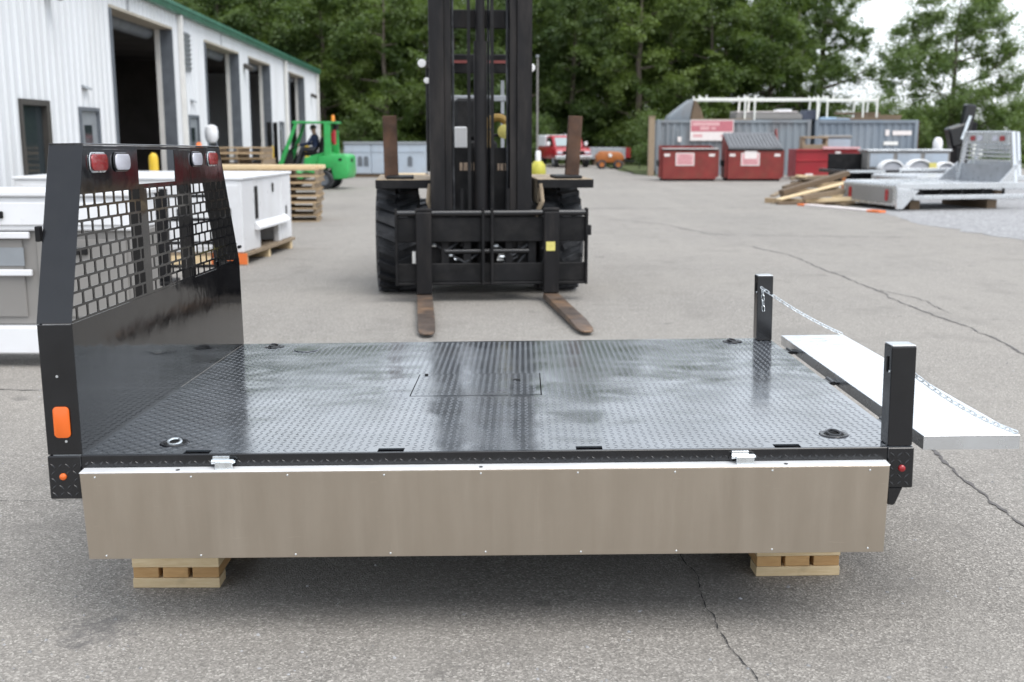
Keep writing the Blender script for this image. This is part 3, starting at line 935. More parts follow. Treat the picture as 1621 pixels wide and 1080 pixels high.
rf = part('roof', MB().prism([(0.22, EAVE + .02), (0.22, EAVE + .10), (-7.5, EAVE + 1.25), (-15.2, EAVE + .10), (-15.2, EAVE + .02), (-7.5, EAVE + 1.15)], 1, 7.8, 55.2), 'trim_green', bl)
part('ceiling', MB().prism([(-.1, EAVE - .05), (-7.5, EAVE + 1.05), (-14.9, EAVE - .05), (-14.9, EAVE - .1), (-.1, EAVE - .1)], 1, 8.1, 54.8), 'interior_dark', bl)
part('gutter', MB().prism([(0.04, EAVE - .10), (0.17, EAVE - .10), (0.21, EAVE + .015), (0.19, EAVE + .018), (0.04, EAVE + .018)], 1, 7.8, 55.2), 'trim_green', rf, bevel=0.006)
for y in (28.1, 44.8, 54.8):
    part('downspout', MB().box(0.04, 0.15, y - .06, y + .06, 0.1, EAVE - .11), 'trim_white', bl, bevel=0.01)
lv = part('louver_vent', MB().box(0.0, 0.05, 28.35, 29.2, 3.2, 4.15), 'door_grey', bl)
for i in range(8):
    part('slat', MB().obox((0.07, 28.775, 3.27 + i * .113), (0.012, 0.75, 0.10), (0, R(35), 0)), 'door_grey', lv)
for (y, z, n) in ((19.3, 3.95, 0), (36.5, 3.75, 1), (52.7, 3.4, 2)):
    fx = part('wall_lamp', MB().obox((0.16, y, z), (0.30, 0.26, 0.16), (0, R(25), 0)), 'bronze_frame', bl, bevel=0.03)
    part('lamp_bracket', MB().cyl((0.0, y, z + .06), (0.12, y, z + .03), 0.03, n=8), 'bronze_frame', fx)
for y in (21.0, 29.3):
    part('rain_hood', MB().prism([(0.0, 2.50), (0.10, 2.45), (0.10, 2.47), (0.0, 2.54)], 1, y - .16, y + .16), 'door_grey', bl)
part('panel_seam', MB().box(0.033, 0.04, 24.0, 24.03, 4.16, 4.48), 'jamb_grey', bl)
part('panel_seam', MB().box(0.033, 0.04, 33.1, 33.13, 4.16, 4.48), 'jamb_grey', bl)

# things by the workshop
def wallpt(s, off, z=0):
    a = R(2.75)
    return (-6.79 + off * math.cos(a) - s * math.sin(a), -0.33 + off * math.sin(a) + s * math.cos(a), z)
bo = thing('bollard', 'yellow bollard seen through the window of the black headboard', 'bollard', wallpt(22.2, 0.85), group='yellow bollards by the workshop')
part('post', MB().lathe([(0.09, 0), (0.09, 1.19), (0.075, 1.25), (0.04, 1.29), (0, 1.30)], 18), 'safety_yellow', bo, smooth=True)
part('base_ring', MB().lathe([(0.13, 0.0), (0.13, .03), (0.091, .05)], 18), 'concrete', bo, smooth=True)
for s, lab in ((36.5, 'yellow bollard between the second and third open bays'), (44.9, 'yellow bollard behind the cab of the green forklift')):
    c = copy_tree(bo)
    c.location = wallpt(s, 0.8)
    c['label'] = lab
tk = thing('white_tank', 'white rounded tank on a stand by the second open bay', 'tank', wallpt(29.75, 0.36))
part('tank_shell', MB().lathe([(0, 1.42), (0.12, 1.45), (0.17, 1.56), (0.175, 1.72), (0.15, 1.84), (0.08, 1.89), (0, 1.90)], 20), 'white_paint', tk, smooth=True)
for a in range(3):
    part('leg', MB().cyl((0.15 * math.cos(a * 2.1), 0.15 * math.sin(a * 2.1), 0), (0.12 * math.cos(a * 2.1), 0.12 * math.sin(a * 2.1), 1.5), 0.025, n=8), 'jamb_grey', tk)
cab_ = thing('tool_cabinet', 'dim red tool cabinet inside the first open bay', 'cabinet', wallpt(25.6, -3.2))
part('body', MB().box(-.35, .35, -.6, .6, 0.1, 1.5), 'truck_red', cab_, bevel=0.02)
for i in range(5):
    part('drawer', MB().box(0.3505, 0.37, -.55, .55, 0.18 + i * .26, 0.41 + i * .26), 'truck_red', cab_, bevel=0.006)
part('plinth', MB().box(-.3, .3, -.55, .55, 0.021, 0.0995), 'black_worn', cab_)

# ------------------------------------------------------------------ white service bodies (left)
sa = thing('service_body', 'long white utility truck body standing behind the headboard at the left edge', 'truck body', (-6.4, 7.85, 0), (0, 0, R(-1.0)), 'white utility truck bodies')
# local x 0..3.1 , y 0 front
part('upper_box', MB().box(0, 3.72, 0.02, 0.55, 0.98, 1.22), 'white_paint', sa, bevel=0.012)
part('top_lid', MB().box(-0.02, 3.74, -0.01, 0.58, 1.2205, 1.262), 'white_paint', sa, bevel=0.01)
part('lower_box', MB().box(0.0, 1.4, 0.06, 0.55, 0.30, 0.9795), 'grey_paint_and_shade', sa, bevel=0.012)  # white body: shade of its recessed lower part put into grey colour
part('wheel_arch', MB().prism([(1.401, 0.30), (1.45, 0.42), (1.55, 0.48), (1.95, 0.48), (2.05, 0.42), (2.10, 0.30), (2.15, 0.30), (2.15, 0.979), (1.401, 0.979)], 1, 0.06, 0.5), 'grey_paint_and_shade', sa)
part('end_box', MB().box(2.155, 3.72, 0.06, 0.55, 0.30, 0.9795), 'grey_paint_and_shade', sa, bevel=0.012)
part('sill_beam', MB().box(-0.05, 3.46, -0.02, 0.10, 0.10, 0.2985), 'white_paint', sa, bevel=0.012)
for (x0, x1, z0, z1) in ((0.1, 0.7, 0.36, 0.92), (0.75, 1.35, 0.36, 0.92), (2.2, 2.92, 0.36, 0.92), (3.02, 3.66, 0.36, 0.92), (0.1, 1.8, 1.02, 1.18), (1.9, 3.65, 1.02, 1.18)):
    d_ = part('compartment_door', MB().box(x0, x1, 0.004 if z0 > .9 else 0.044, 0.019 if z0 > .9 else 0.0595, z0, z1), 'grey_paint_and_shade' if z0 < .9 else 'white_paint', sa, bevel=0.006)  # lower doors carry the same painted recess shade
    part('latch', MB().box((x0 + x1) / 2 - .05, (x0 + x1) / 2 + .05, 0.022 if z0 < .9 else -.018, 0.043 if z0 < .9 else .003, z1 - .11, z1 - .06), 'black_worn', d_, bevel=0.006)
for (za, zb) in ((0.925, 0.972), (0.66, 0.705)):
    part('grab_bar', MB().box(2.18, 2.985, 0.012, 0.0435, za, zb), 'white_paint', sa, bevel=0.006)
part('step_recess', MB().box(2.25, 2.93, 0.036, 0.0435, 0.73, 0.86), 'door_grey', sa)
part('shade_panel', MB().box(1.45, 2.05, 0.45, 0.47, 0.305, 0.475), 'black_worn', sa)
for x in (0.25, 2.0, 3.4):
    part('wood_block', MB().box(x, x + .2, 0.08, 0.6, 0.0, 0.0995 if x < 3.3 else 0.299), 'wood_dark', sa)

sb = thing('service_body', 'white utility truck body on a wooden pallet in front of the pallet stacks', 'truck body', (-3.41, 14.12, 0), (0, 0, R(-4.3)), 'white utility truck bodies')
# local: x from -3.0 to 0, y 0..2.25
part('near_side', MB().box(-3.0, -0.02, 0.0, 0.50, 0.16, 1.08), 'white_paint', sb, bevel=0.012)
part('far_side', MB().box(-3.0, -0.02, 1.78, 2.28, 0.16, 1.08), 'white_paint', sb, bevel=0.012)
part('bulkhead', MB().prism([(0.505, 1.08), (1.775, 1.08), (1.775, 0.16), (1.62, 0.16), (1.62, 0.42), (0.75, 0.42), (0.75, 0.16), (0.505, 0.16)], 0, -0.10, -0.03), 'white_paint', sb)
part('lid', MB().box(-3.02, 0.0, -0.02, 2.30, 1.0805, 1.12), 'white_paint', sb, bevel=0.01)
part('handle_slot', MB().box(-0.0295, -0.018, 0.56, 0.68, 0.55, 0.98), 'black_worn', sb, bevel=0.005)
part('inner_plate', MB().box(-0.9, -0.85, 0.51, 1.77, 0.17, 0.41), 'grey_paint_and_shade', sb)
part('ledge', MB().prism([(-0.0195, 0.52), (0.05, 0.44), (0.05, 0.415), (-0.0195, 0.415)], 1, 0.5, 2.0), 'white_paint', sb)
for (x0, x1, z0, z1) in ((-0.62, -0.06, 0.22, 1.02), (-1.3, -0.68, 0.22, 1.02), (-2.9, -1.4, 0.62, 1.02)):
    d_ = part('compartment_door', MB().box(x0, x1, -0.012, -0.0005, z0, z1), 'white_paint', sb, bevel=0.005)
    part('latch', MB().box((x0 + x1) / 2 + .12, (x0 + x1) / 2 + .18, -0.022, -0.0125, 0.60, 0.72), 'black_worn', d_, bevel=0.004)
for (y, z) in ((1.35, 0.93), (1.98, 0.58)):
    part('bolt_plate', MB().box(-0.019, -0.012, y, y + .05, z - .06, z + .06), 'black_worn', sb)
pl = part('pallet', MB().box(-3.0, 0.02, 0.0, 2.3, 0.115, 0.1555), 'wood_old', sb)
for y in (0.0, 1.0, 2.1):
    part('runner', MB().box(-3.0, 0.0, y, y + .10, 0.0, 0.1145), 'wood_new', pl)
part('painted_end', MB().box(-0.45, 0.021, -0.012, -0.0125 + .012, 0.012, 0.154), 'orange_plastic', sb, label='orange painted end of the pallet')
solo('safety_cone', MB().lathe([(0.17, 0.0), (0.17, .03), (0.12, .035), (0.028, .42), (0, .425)], 16), 'orange_plastic', 'orange cone on top of the white utility body beside the headboard', 'cone', (-4.35, 15.6, 1.1205), smooth=True)

sr = thing('steel_rack', 'black steel rack seen through the middle grille of the headboard', 'rack', (-3.97, 12.3, 0), (0, 0, R(4)))
for x in (0.0, 0.62):
    part('post', MB().box(x, x + .15, 0, .05, 0, 1.06), 'black_worn', sr, bevel=0.006)
for k in range(4):
    part('rung', MB().box(0.1505, 0.6195, 0.005, 0.045, 0.18 + k * .26, 0.215 + k * .26), 'black_worn', sr)
for x in (0.0, 0.62):
    part('foot', MB().box(x - .02, x + .17, -.2, .35, -0.0, 0.03), 'black_worn', sr, loc=(0, 0, 0))

# ------------------------------------------------------------------ wooden pallets in two stacks
def pallet_proto():
    o = bpy.data.objects.new('pallet', None)
    col.objects.link(o)
    for k in range(3):
        part('stringer', MB().box(k * .53, k * .53 + .045, 0.0, 1.0, 0.019, 0.105), 'wood_old', o)
    for k in range(6):
        part('top_board', MB().box(-.02, 1.125, 0.0 + k * .178, 0.10 + k * .178, 0.1055, 0.124), 'wood_pallet', o)
    for k in range(3):
        part('bottom_board', MB().box(-.02, 1.125, 0.0 + k * .445, 0.10 + k * .445, 0.0, 0.0185), 'wood_pallet', o)
    return o
pp = pallet_proto()
ORD = ['bottom', 'second', 'third', 'fourth', 'fifth', 'sixth', 'seventh', 'eighth', 'ninth', 'tenth', 'eleventh', 'twelfth']
first = True
for (x, y, n, where, grp) in ((-4.82, 21.2, 8, 'stack right of the white utility body', 'pallets stacked behind the white body'), (-6.6, 24.6, 11, 'taller stack behind the headboard and white body', 'pallets in the taller stack')):
    for k in range(n):
        o = pp if first else copy_tree(pp)
        first = False
        o.location = (x + random.uniform(-.05, .05), y + random.uniform(-.05, .05), k * 0.1245)
        o.rotation_euler = (0, 0, R(random.uniform(-3, 3) + (4 if where.startswith('stack') else -3)))
        tag(o, ('top' if k == n - 1 else ORD[k]) + (' pallet of the ' if k in (0, n - 1) else ' pallet from the ground in the ') + where, 'pallet', grp)
# long new boards lying on the lower stack
for i, (x0, yy, dz, rz) in enumerate(((-5.92, 21.3, 0.997, 1.5), (-5.80, 21.62, 0.997, -1.0))):
    solo('long_board', MB().box(0, 2.15, 0, 0.28, 0, 0.075), 'wood_new', 'long pale board on the lower pallet stack, ' + ('nearer' if i == 0 else 'farther') + ' of the two', 'board', (x0, yy, dz), (0, 0, R(rz)), 'pale boards on the lower pallet stack', bevel=0.004)

# ------------------------------------------------------------------ big forklift facing the camera
fk = thing('forklift', 'large black forklift facing the camera with its forks on the ground', 'forklift', (-0.325, 11.92, 0), (0, 0, R(5)))
# local: -y is towards the camera
def tyre(x0, x1, y, r, par, rim='rim_yellow', lugsn=22):
    w = x1 - x0
    Mx = Matrix.Translation(((x0 + x1) / 2, y, r)) @ Euler((0, R(90), 0)).to_matrix().to_4x4()
    prof = [(r * .55, -w * .42), (r * .62, -w * .49), (r * .86, -w * .5), (r * .955, -w * .43), (r * .965, -w * .2), (r * .97, 0), (r * .965, w * .2), (r * .955, w * .43), (r * .86, w * .5), (r * .62, w * .49), (r * .55, w * .42), (r * .50, w * .30), (r * .50, -w * .30), (r * .55, -w * .42)]
    wh = part('wheel', MB().lathe(prof, 40, Mx), 'rubber', par, smooth=True)
    mb = MB()
    for k in range(lugsn):
        a = 2 * math.pi * k / lugsn
        for sgn in (-1, 1):
            aa = a + (math.pi / lugsn if sgn > 0 else 0)
            c = Vector((math.cos(aa) * r * .965, math.sin(aa) * r * .965, sgn * w * .24))
            q = Matrix.Translation(c) @ Matrix.Rotation(aa, 4, 'Z') @ Matrix.Rotation(R(24) * sgn, 4, 'X')
            v = [mb.bm.verts.new(Mx @ q @ Vector(p)) for p in ((-.03, -.035, -w * .24), (.035 * r / .55, -.026, -w * .24), (.035 * r / .55, .026, -w * .24), (-.03, .035, -w * .24), (-.03, -.035, w * .23), (.035 * r / .55, -.026, w * .23), (.035 * r / .55, .026, w * .23), (-.03, .035, w * .23))]
            for f in ((3, 2, 1, 0), (4, 5, 6, 7), (0, 1, 5, 4), (1, 2, 6, 5), (2, 3, 7, 6), (3, 0, 4, 7)):
                mb.bm.faces.new([v[i] for i in f])
    part('tread', mb, 'rubber', wh, kind='stuff')
    part('rim', MB().lathe([(0.0, -w * .22), (r * .3, -w * .22), (r * .49, -w * .36), (r * .50, -w * .30), (r * .50, w * .30), (r * .49, w * .36), (r * .3, w * .22), (0, w * .22)], 28, Mx), rim, wh, smooth=True)
    return wh
tyre(-1.12, -0.66, 0, 0.545, fk)
tyre(0.575, 1.035, 0, 0.545, fk)
tyre(-0.85, -0.50, 2.25, 0.42, fk)
tyre(0.50, 0.85, 2.25, 0.42, fk)
# chassis and cowl
part('chassis', MB().box(-0.55, 0.55, -0.45, 2.9, 0.30, 0.95), 'black_worn', fk, bevel=0.02)
part('axle', MB().cyl((-0.60, 0, 0.545), (0.60, 0, 0.545), 0.16, n=16), 'black_worn', fk, smooth=True)
part('cowl', MB().prism([(-0.28, 0.95), (0.15, 0.95), (0.15, 1.46), (-0.20, 1.50), (-0.28, 1.40)], 0, -0.46, 0.46), 'black_worn', fk, bevel=0.015)
part('engine_hood', MB().prism([(0.75, 0.95), (2.7, 0.95), (2.7, 1.35), (2.4, 1.45), (0.85, 1.45), (0.75, 1.3)], 0, -0.42, 0.36), 'black_worn', fk, bevel=0.04)
part('counterweight', MB().prism([(2.5, 0.28), (3.2, 0.40), (3.25, 1.2), (2.95, 1.42), (2.5, 1.42)], 0, -0.44, 0.36), 'black_worn', fk, bevel=0.06)
st_ = part('seat', MB().box(-0.24, 0.24, 0.95, 1.4, 1.4505, 1.58), 'black_worn', fk, bevel=0.03)
part('backrest', MB().obox((0, 1.42, 1.82), (0.46, 0.12, 0.5), (R(-10), 0, 0)), 'black_worn', st_, bevel=0.04)
# yellow console, steering wheel, white canister on the dash
part('console', MB().torus((0, 0, 0), 0.115, 0.042, 20, 8, 0, math.pi, M=Matrix.Translation((0.17, -0.02, 1.71)) @ Euler((R(90), 0, 0)).to_matrix().to_4x4()), 'machine_yellow', fk, smooth=True)
part('console_knob', MB().lathe([(0.0, -.03), (0.06, -.02), (0.075, 0.02), (0.0, 0.05)], 16, Matrix.Translation((0.24, -0.06, 1.68)) @ Euler((R(90), 0, 0)).to_matrix().to_4x4()), 'label_yellow', fk, smooth=True)
part('console_leg', MB().box(0.035, 0.095, -0.05, 0.03, 1.47, 1.70), 'machine_yellow', fk, bevel=0.01)
part('steering_wheel', MB().torus((0, 0, 0), 0.19, 0.016, 24, 8, M=Matrix.Translation((0.18, 0.35, 1.75)) @ Euler((R(-35), 0, 0)).to_matrix().to_4x4()), 'black_worn', fk, smooth=True)
part('canister', MB().box(-0.29, -0.155, -0.10, 0.02, 1.505, 1.73), 'white_plastic', fk, bevel=0.012)
# fenders
for s in (-1, 1):
    x0, x1 = (s * 0.535, s * 1.10)
    f_ = part('fender', MB().box(min(x0, x1), max(x0, x1), -0.62, 0.75, 1.165, 1.205), 'tan_edge', fk, bevel=0.006)
    part('fender_front', MB().box(min(x0, x1) - .005, max(x0, x1) + .005, -0.645, -0.6205, 1.115, 1.20), 'black_worn', f_, bevel=0.004)
    part('fender_inner', MB().prism([(-0.6, 0.96), (0.7, 0.96), (0.7, 1.164), (-0.6, 1.164)], 0, min(s * .535, s * .555), max(s * .535, s * .555)), 'tan_edge', f_)
    part('fender_brace', MB().tube([(s * .56, -0.63, 1.16), (s * .58, -0.64, 0.98), (s * .50, -0.60, 0.80)], 0.025, 8), 'tan_edge', f_)
    part('step_mat', MB().box(min(s * .72, s * 1.0), max(s * .72, s * 1.0), -0.58, -0.1, 1.2055, 1.235), 'black_worn', f_, bevel=0.01)
    p_ = part('rusty_post', MB().obox((s * 0.955, -0.22, 1.52), (0.145, 0.07, 0.64), (0, R(3 if s > 0 else -1), 0)), 'rust', fk, bevel=0.006, label='rusty steel stub standing on the ' + ('left' if s < 0 else 'right') + ' fender')
# mast
for s in (-1, 1):
    a = s * 0.505 - 0.05
    mr = part('mast_rail', MB().prism([(a, -0.80), (a, -0.56), (a - s * .145, -0.56), (a - s * .145, -0.60), (a - s * .05, -0.62), (a - s * .05, -0.74), (a - s * .145, -0.76), (a - s * .145, -0.80)], 2, 0.20, 3.7), 'mast_black', fk)
    part('inner_rail', MB().prism([(a - s * .150, -0.775), (a - s * .150, -0.59), (a - s * .215, -0.59), (a - s * .215, -0.615), (a - s * .172, -0.63), (a - s * .172, -0.735), (a - s * .215, -0.75), (a - s * .215, -0.775)], 2, 0.22, 3.5), 'mast_black', mr)
    part('tilt_cylinder', MB().cyl((s * .3, -0.56, 0.9), (s * .3, 0.2, 0.75), 0.05, n=12), 'black_worn', fk, smooth=True)
    part('hose', MB().tube([(s * .27 - .05, -0.66, 0.5), (s * .272 - .05, -0.66, 1.4), (s * .27 - .05, -0.66, 2.4), (s * .272 - .05, -0.66, 3.4)], 0.014, 6), 'rubber', fk, smooth=True)
    part('guide_rod', MB().cyl((s * .23 - .02, -0.83, 0.55), (s * .23 - .02, -0.83, 1.12), 0.022, n=10), 'black_worn', fk, smooth=True)
part('lift_cylinder', MB().cyl((-0.05, -0.72, 0.25), (-0.05, -0.72, 2.55), 0.066, n=18), 'mast_black', fk, smooth=True)
part('lift_rod', MB().cyl((-0.05, -0.72, 2.55), (-0.05, -0.72, 3.5), 0.045, n=14), 'mast_black', fk, smooth=True)
part('lift_hose', MB().tube([(0.03, -0.70, 0.4), (0.033, -0.705, 1.6), (0.03, -0.70, 3.4)], 0.012, 8), 'black_satin', fk, smooth=True)
for x in (-0.165, 0.065):
    part('lift_chain', MB().box(x - .016, x + .016, -0.755, -0.735, 0.5, 3.45), 'black_worn', fk)
for k, (xa, xb, zz) in enumerate(((-.52, -.30, .56), (-.36, -.08, .46), (.10, .42, .55), (.16, .38, .44), (-.30, .30, .42))):
    hz = part('hydraulic_hose', MB().tube([(xa, -.845, zz), ((xa + xb) / 2, -.87, zz - .05 - .02 * k), (xb, -.845, zz + .02), (xb + .03, -.80, zz + .12)], 0.014, 7), 'rubber', fk, smooth=True)
    part('fitting', MB().cyl((xa - .03, -.845, zz), (xa + .012, -.845, zz), 0.018, n=8), 'zinc', hz)
part('cross_tie', MB().box(-0.405, 0.305, -0.60, -0.57, 2.68, 2.86), 'mast_black', fk, bevel=0.008)
part('cross_tie', MB().box(-0.405, 0.305, -0.60, -0.57, 3.30, 3.5), 'mast_black', fk, bevel=0.008)
cp = part('cover_plate', MB().box(-0.41, 0.31, -0.555, -0.535, 0.55, 1.52), 'black_worn', fk, bevel=0.004)
for k, (x, w_) in enumerate(((-.255, .03), (-.215, .04), (-.165, .03), (-.115, .045))):
    part('worn_mark', MB().box(x, x + w_, -0.5585, -0.5555, 1.29, 1.37), 'tan_marks', cp)
for k, (x, w_) in enumerate(((.13, .02), (.16, .03), (.205, .025))):
    part('worn_mark', MB().box(x, x + w_, -0.5585, -0.5555, 1.29, 1.36), 'tan_marks', cp)
# carriage
part('carriage_bar', MB().cyl((-0.905, -0.93, 0.885), (0.995, -0.93, 0.885), 0.031, n=16), 'black_satin', fk, smooth=True)
part('carriage_plate', MB().box(-0.90, 0.99, -0.925, -0.88, 0.60, 0.845), 'black_worn', fk, bevel=0.006)
part('carriage_plate', MB().box(-0.90, 0.99, -0.925, -0.88, 0.20, 0.385), 'black_worn', fk, bevel=0.006)
part('carriage_lip', MB().box(-0.90, 0.99, -0.95, -0.876, 0.172, 0.199), 'black_worn', fk, bevel=0.006)
for x in (-0.91, 0.985):
    part('side_plate', MB().box(x - .005, x + .02, -0.97, -0.86, 0.17, 0.93), 'black_worn', fk, bevel=0.005)
part('stop_block', MB().box(1.006, 1.04, -0.95, -0.88, 0.66, 0.76), 'black_worn', fk, bevel=0.005)
for x in (-0.045, 0.045):
    part('centre_plate', MB().box(x - .014, x + .014, -0.975, -0.87, 0.17, 0.93), 'black_worn', fk, bevel=0.004)
for x in (-0.42, -0.2, 0.22, 0.45):
    part('roller_bracket', MB().box(x - .04, x + .04, -0.875, -0.80, 0.3, 0.86), 'black_worn', fk, bevel=0.006)
part('shift_cylinder', MB().cyl((-0.42, -0.86, 0.50), (0.42, -0.86, 0.50), 0.028, n=12), 'black_satin', fk, smooth=True)
# forks
for i, (xc, spread) in enumerate(((-0.632, 0.0), (0.632, 2.0))):
    fo = part('fork', MB().box(xc - .076, xc + .076, -1.02, -0.955, 0.09, 0.90), 'mast_black', fk, bevel=0.008, label=('left' if i == 0 else 'right') + ' fork, dark shank with rusty blade')
    part('hook', MB().box(xc - .082, xc + .082, -0.985, -0.885, 0.9005, 0.935), 'mast_black', fo, bevel=0.008)
    mb = MB()
    tp, bt = [], []
    ang = R(spread)
    prof = [(-0.955, .076, .055), (-1.02, .076, .055), (-2.5, .075, .042), (-2.80, .07, .022), (-2.90, .055, .016), (-2.94, .03, .014)]
    for (y, hw, th) in prof:
        dx = -math.tan(ang) * (y + 0.955)
        tp.append([mb.bm.verts.new((xc + dx - hw, y, 0.030 + th)), mb.bm.verts.new((xc + dx + hw, y, 0.030 + th))])
        bt.append([mb.bm.verts.new((xc + dx - hw, y, 0.028)), mb.bm.verts.new((xc + dx + hw, y, 0.028))])
    for a in range(len(prof) - 1):
        mb.bm.faces.new([tp[a][0], tp[a][1], tp[a + 1][1], tp[a + 1][0]])
        mb.bm.faces.new([bt[a][0], bt[a + 1][0], bt[a + 1][1], bt[a][1]])
        mb.bm.faces.new([tp[a][0], tp[a + 1][0], bt[a + 1][0], bt[a][0]])
        mb.bm.faces.new([tp[a][1], bt[a][1], bt[a + 1][1], tp[a + 1][1]])
    mb.bm.faces.new([tp[0][0], bt[0][0], bt[0][1], tp[0][1]])
    mb.bm.faces.new([tp[-1][0], tp[-1][1], bt[-1][1], bt[-1][0]])
    part('blade', mb, 'fork_steel', fo, bevel=0.004)
    if i == 1:
        part('yellow_label', MB().box(xc - .055, xc + .035, -1.0235, -1.0205, 0.515, 0.605), 'label_yellow', fo)
    else:
        part('white_tag', MB().box(xc - .115, xc - .082, -0.9285, -0.9255, 0.39, 0.51), 'label_white', fo)
part('paper_tag', MB().prism([(0.10, 0.40), (0.21, 0.40), (0.21, 0.46), (0.17, 0.485), (0.12, 0.47)], 1, -0.83, -0.827), 'label_white', fk)
# overhead guard with lamps and mirrors
for s in (-1, 1):
    part('guard_post', MB().tube([(s * .50, 0.05, 1.2), (s * .50, 0.20, 1.9), (s * .50, 0.38, 2.42), (s * .50, 0.5, 2.46)], 0.035, 8), 'black_worn', fk, smooth=True)
    part('guard_post', MB().tube([(s * .52, 2.0, 1.2), (s * .52, 1.95, 2.46)], 0.04, 8), 'black_worn', fk, smooth=True)
    part('guard_rail', MB().box(s * .52 - .04, s * .52 + .04, 0.42, 2.02, 2.43, 2.50), 'black_worn', fk, bevel=0.01)
    wl = part('work_lamp', MB().lathe([(0.0, -0.04), (0.03, -.03), (0.045, 0.0), (0.045, 0.02), (0.04, 0.03), (0.0, 0.031)], 16, Matrix.Translation((s * .615 if s < 0 else .565, 0.36, 2.40 if s < 0 else 2.36)) @ Euler((R(90), 0, 0)).to_matrix().to_4x4()), 'white_plastic', fk, smooth=True)
    part('lamp_arm', MB().cyl((s * .52, 0.42, 2.42), (s * .60 if s < 0 else .54, 0.40, 2.40), 0.012, n=8), 'black_worn', wl)
part('work_lamp', MB().lathe([(0.0, -0.03), (0.03, -.02), (0.033, 0.015), (0.0, 0.02)], 14, Matrix.Translation((-.565, 0.33, 2.22)) @ Euler((R(90), 0, 0)).to_matrix().to_4x4()), 'white_plastic', fk, smooth=True)
fb = part('guard_front', MB().box(-0.48, 0.48, 0.36, 0.42, 2.30, 2.50), 'black_worn', fk, bevel=0.01)
part('red_strip', MB().box(-0.36, -0.13, 0.352, 0.3595, 2.405, 2.435), 'strip_red', fb)
part('red_strip', MB().box(0.06, 0.38, 0.352, 0.3595, 2.405, 2.435), 'strip_red', fb)
for k in range(6):
    part('guard_bar', MB().box(-0.40 + k * .16 - .015, -0.40 + k * .16 + .015, 0.43, 1.95, 2.455, 2.485), 'black_worn', fk)
part('rear_brace', MB().box(-0.48, 0.48, 1.93, 1.98, 2.05, 2.12), 'silver_paint', fk, bevel=0.008)
part('rear_screen', MB().box(0.36, 0.40, 1.94, 1.97, 1.45, 2.3), 'silver_paint', fk)

# ------------------------------------------------------------------ green forklift with its driver, seen from the side
gf = thing('forklift', 'small bright green forklift with amber beacon by the last bay', 'forklift', (-5.95, 34.6, 0), (0, 0, R(-6)))
# local: -x forward (left in the picture), +x rear
def wheel_y(par, x, y, r, w, rim='rim_yellow'):
    My = Matrix.Translation((x, y, r)) @ Euler((R(90), 0, 0)).to_matrix().to_4x4()
    wv = part('wheel', MB().lathe([(r * .55, -w / 2), (r * .9, -w / 2), (r, -w * .36), (r, w * .36), (r * .9, w / 2), (r * .55, w / 2)], 26, My), 'rubber', par, smooth=True)
    part('rim', MB().lathe([(0, -w * .40), (r * .3, -w * .42), (r * .55, -w * .48), (r * .55, w * .48), (r * .3, w * .42), (0, w * .40)], 20, My), rim, wv, smooth=True)
    return wv
for y in (-0.50, 0.50):
    wheel_y(gf, 0.28, y, 0.29, 0.20, 'jamb_grey')
    wheel_y(gf, -0.95, y, 0.34, 0.24, 'jamb_grey')
part('counterweight', MB().prism([(0.02, 0.40), (0.22, 0.66), (0.50, 0.62), (0.55, 0.30), (0.98, 0.32), (1.04, 0.50), (1.02, 1.0), (0.90, 1.06), (0.45, 1.06), (0.10, 1.00)], 1, -0.52, 0.52), 'forklift_green', gf, bevel=0.05, seg=2, smooth=True)
part('engine_hood', MB().prism([(-0.42, 0.55), (0.03, 0.42), (0.10, 1.0), (0.44, 1.06), (0.30, 1.12), (-0.36, 0.95)], 1, -0.42, 0.42), 'forklift_green', gf, bevel=0.03)
part('side_step', MB().prism([(-1.25, 0.40), (-0.43, 0.30), (-0.43, 0.50), (-0.70, 0.62), (-1.25, 0.62)], 1, -0.50, 0.50), 'forklift_green', gf, bevel=0.02)
part('dash', MB().prism([(-1.12, 0.625), (-0.92, 0.625), (-0.95, 1.18), (-1.05, 1.2)], 1, -0.40, 0.40), 'black_worn', gf, bevel=0.02)
part('tail_recess', MB().box(1.0205, 1.03, -0.12, 0.12, 0.82, 0.92), 'black_worn', gf)
part('grab_notch', MB().box(0.74, 0.84, -0.5275, -0.5205, 0.86, 0.94), 'hole_black', gf)
for y in (-0.46, 0.46):
    part('rear_post', MB().prism([(0.28, 1.03), (0.52, 1.03), (0.50, 1.60), (0.50, 1.97), (0.30, 1.97), (0.30, 1.4)], 1, y - .035, y + .035), 'forklift_green', gf, bevel=0.012)
    part('front_post', MB().prism([(-1.22, 0.62), (-1.06, 0.62), (-0.52, 1.97), (-0.62, 1.97)], 1, y - .03, y + .03), 'forklift_green', gf, bevel=0.01)
part('roof', MB().prism([(-0.72, 1.975), (0.60, 1.975), (0.60, 2.03), (-0.66, 2.05)], 1, -0.50, 0.50), 'forklift_green', gf, bevel=0.015)
bc = part('beacon', MB().lathe([(0.06, 0), (0.06, .02), (0.05, .03), (0.048, .15), (0.03, .18), (0, .185)], 16, Matrix.Translation((0.52, -0.2, 2.05))), 'beacon_amber', gf, smooth=True)
part('beacon_bracket', MB().box(0.44, 0.62, -0.26, -0.14, 2.031, 2.0495), 'black_worn', bc)
part('tail_lamp', MB().box(0.525, 0.57, -0.49, -0.43, 1.42, 1.70), 'lens_red', gf, bevel=0.01)
part('fire_extinguisher', MB().cyl((0.60, -0.40, 1.35), (0.60, -0.40, 1.78), 0.055, n=12), 'truck_red', gf, smooth=True)
part('wiring_box', MB().box(0.53, 0.66, -0.30, -0.10, 1.78, 1.95), 'black_worn', gf, bevel=0.01)
st_ = part('seat', MB().box(-0.42, 0.06, -0.24, 0.24, 1.0, 1.12), 'black_worn', gf, bevel=0.03)
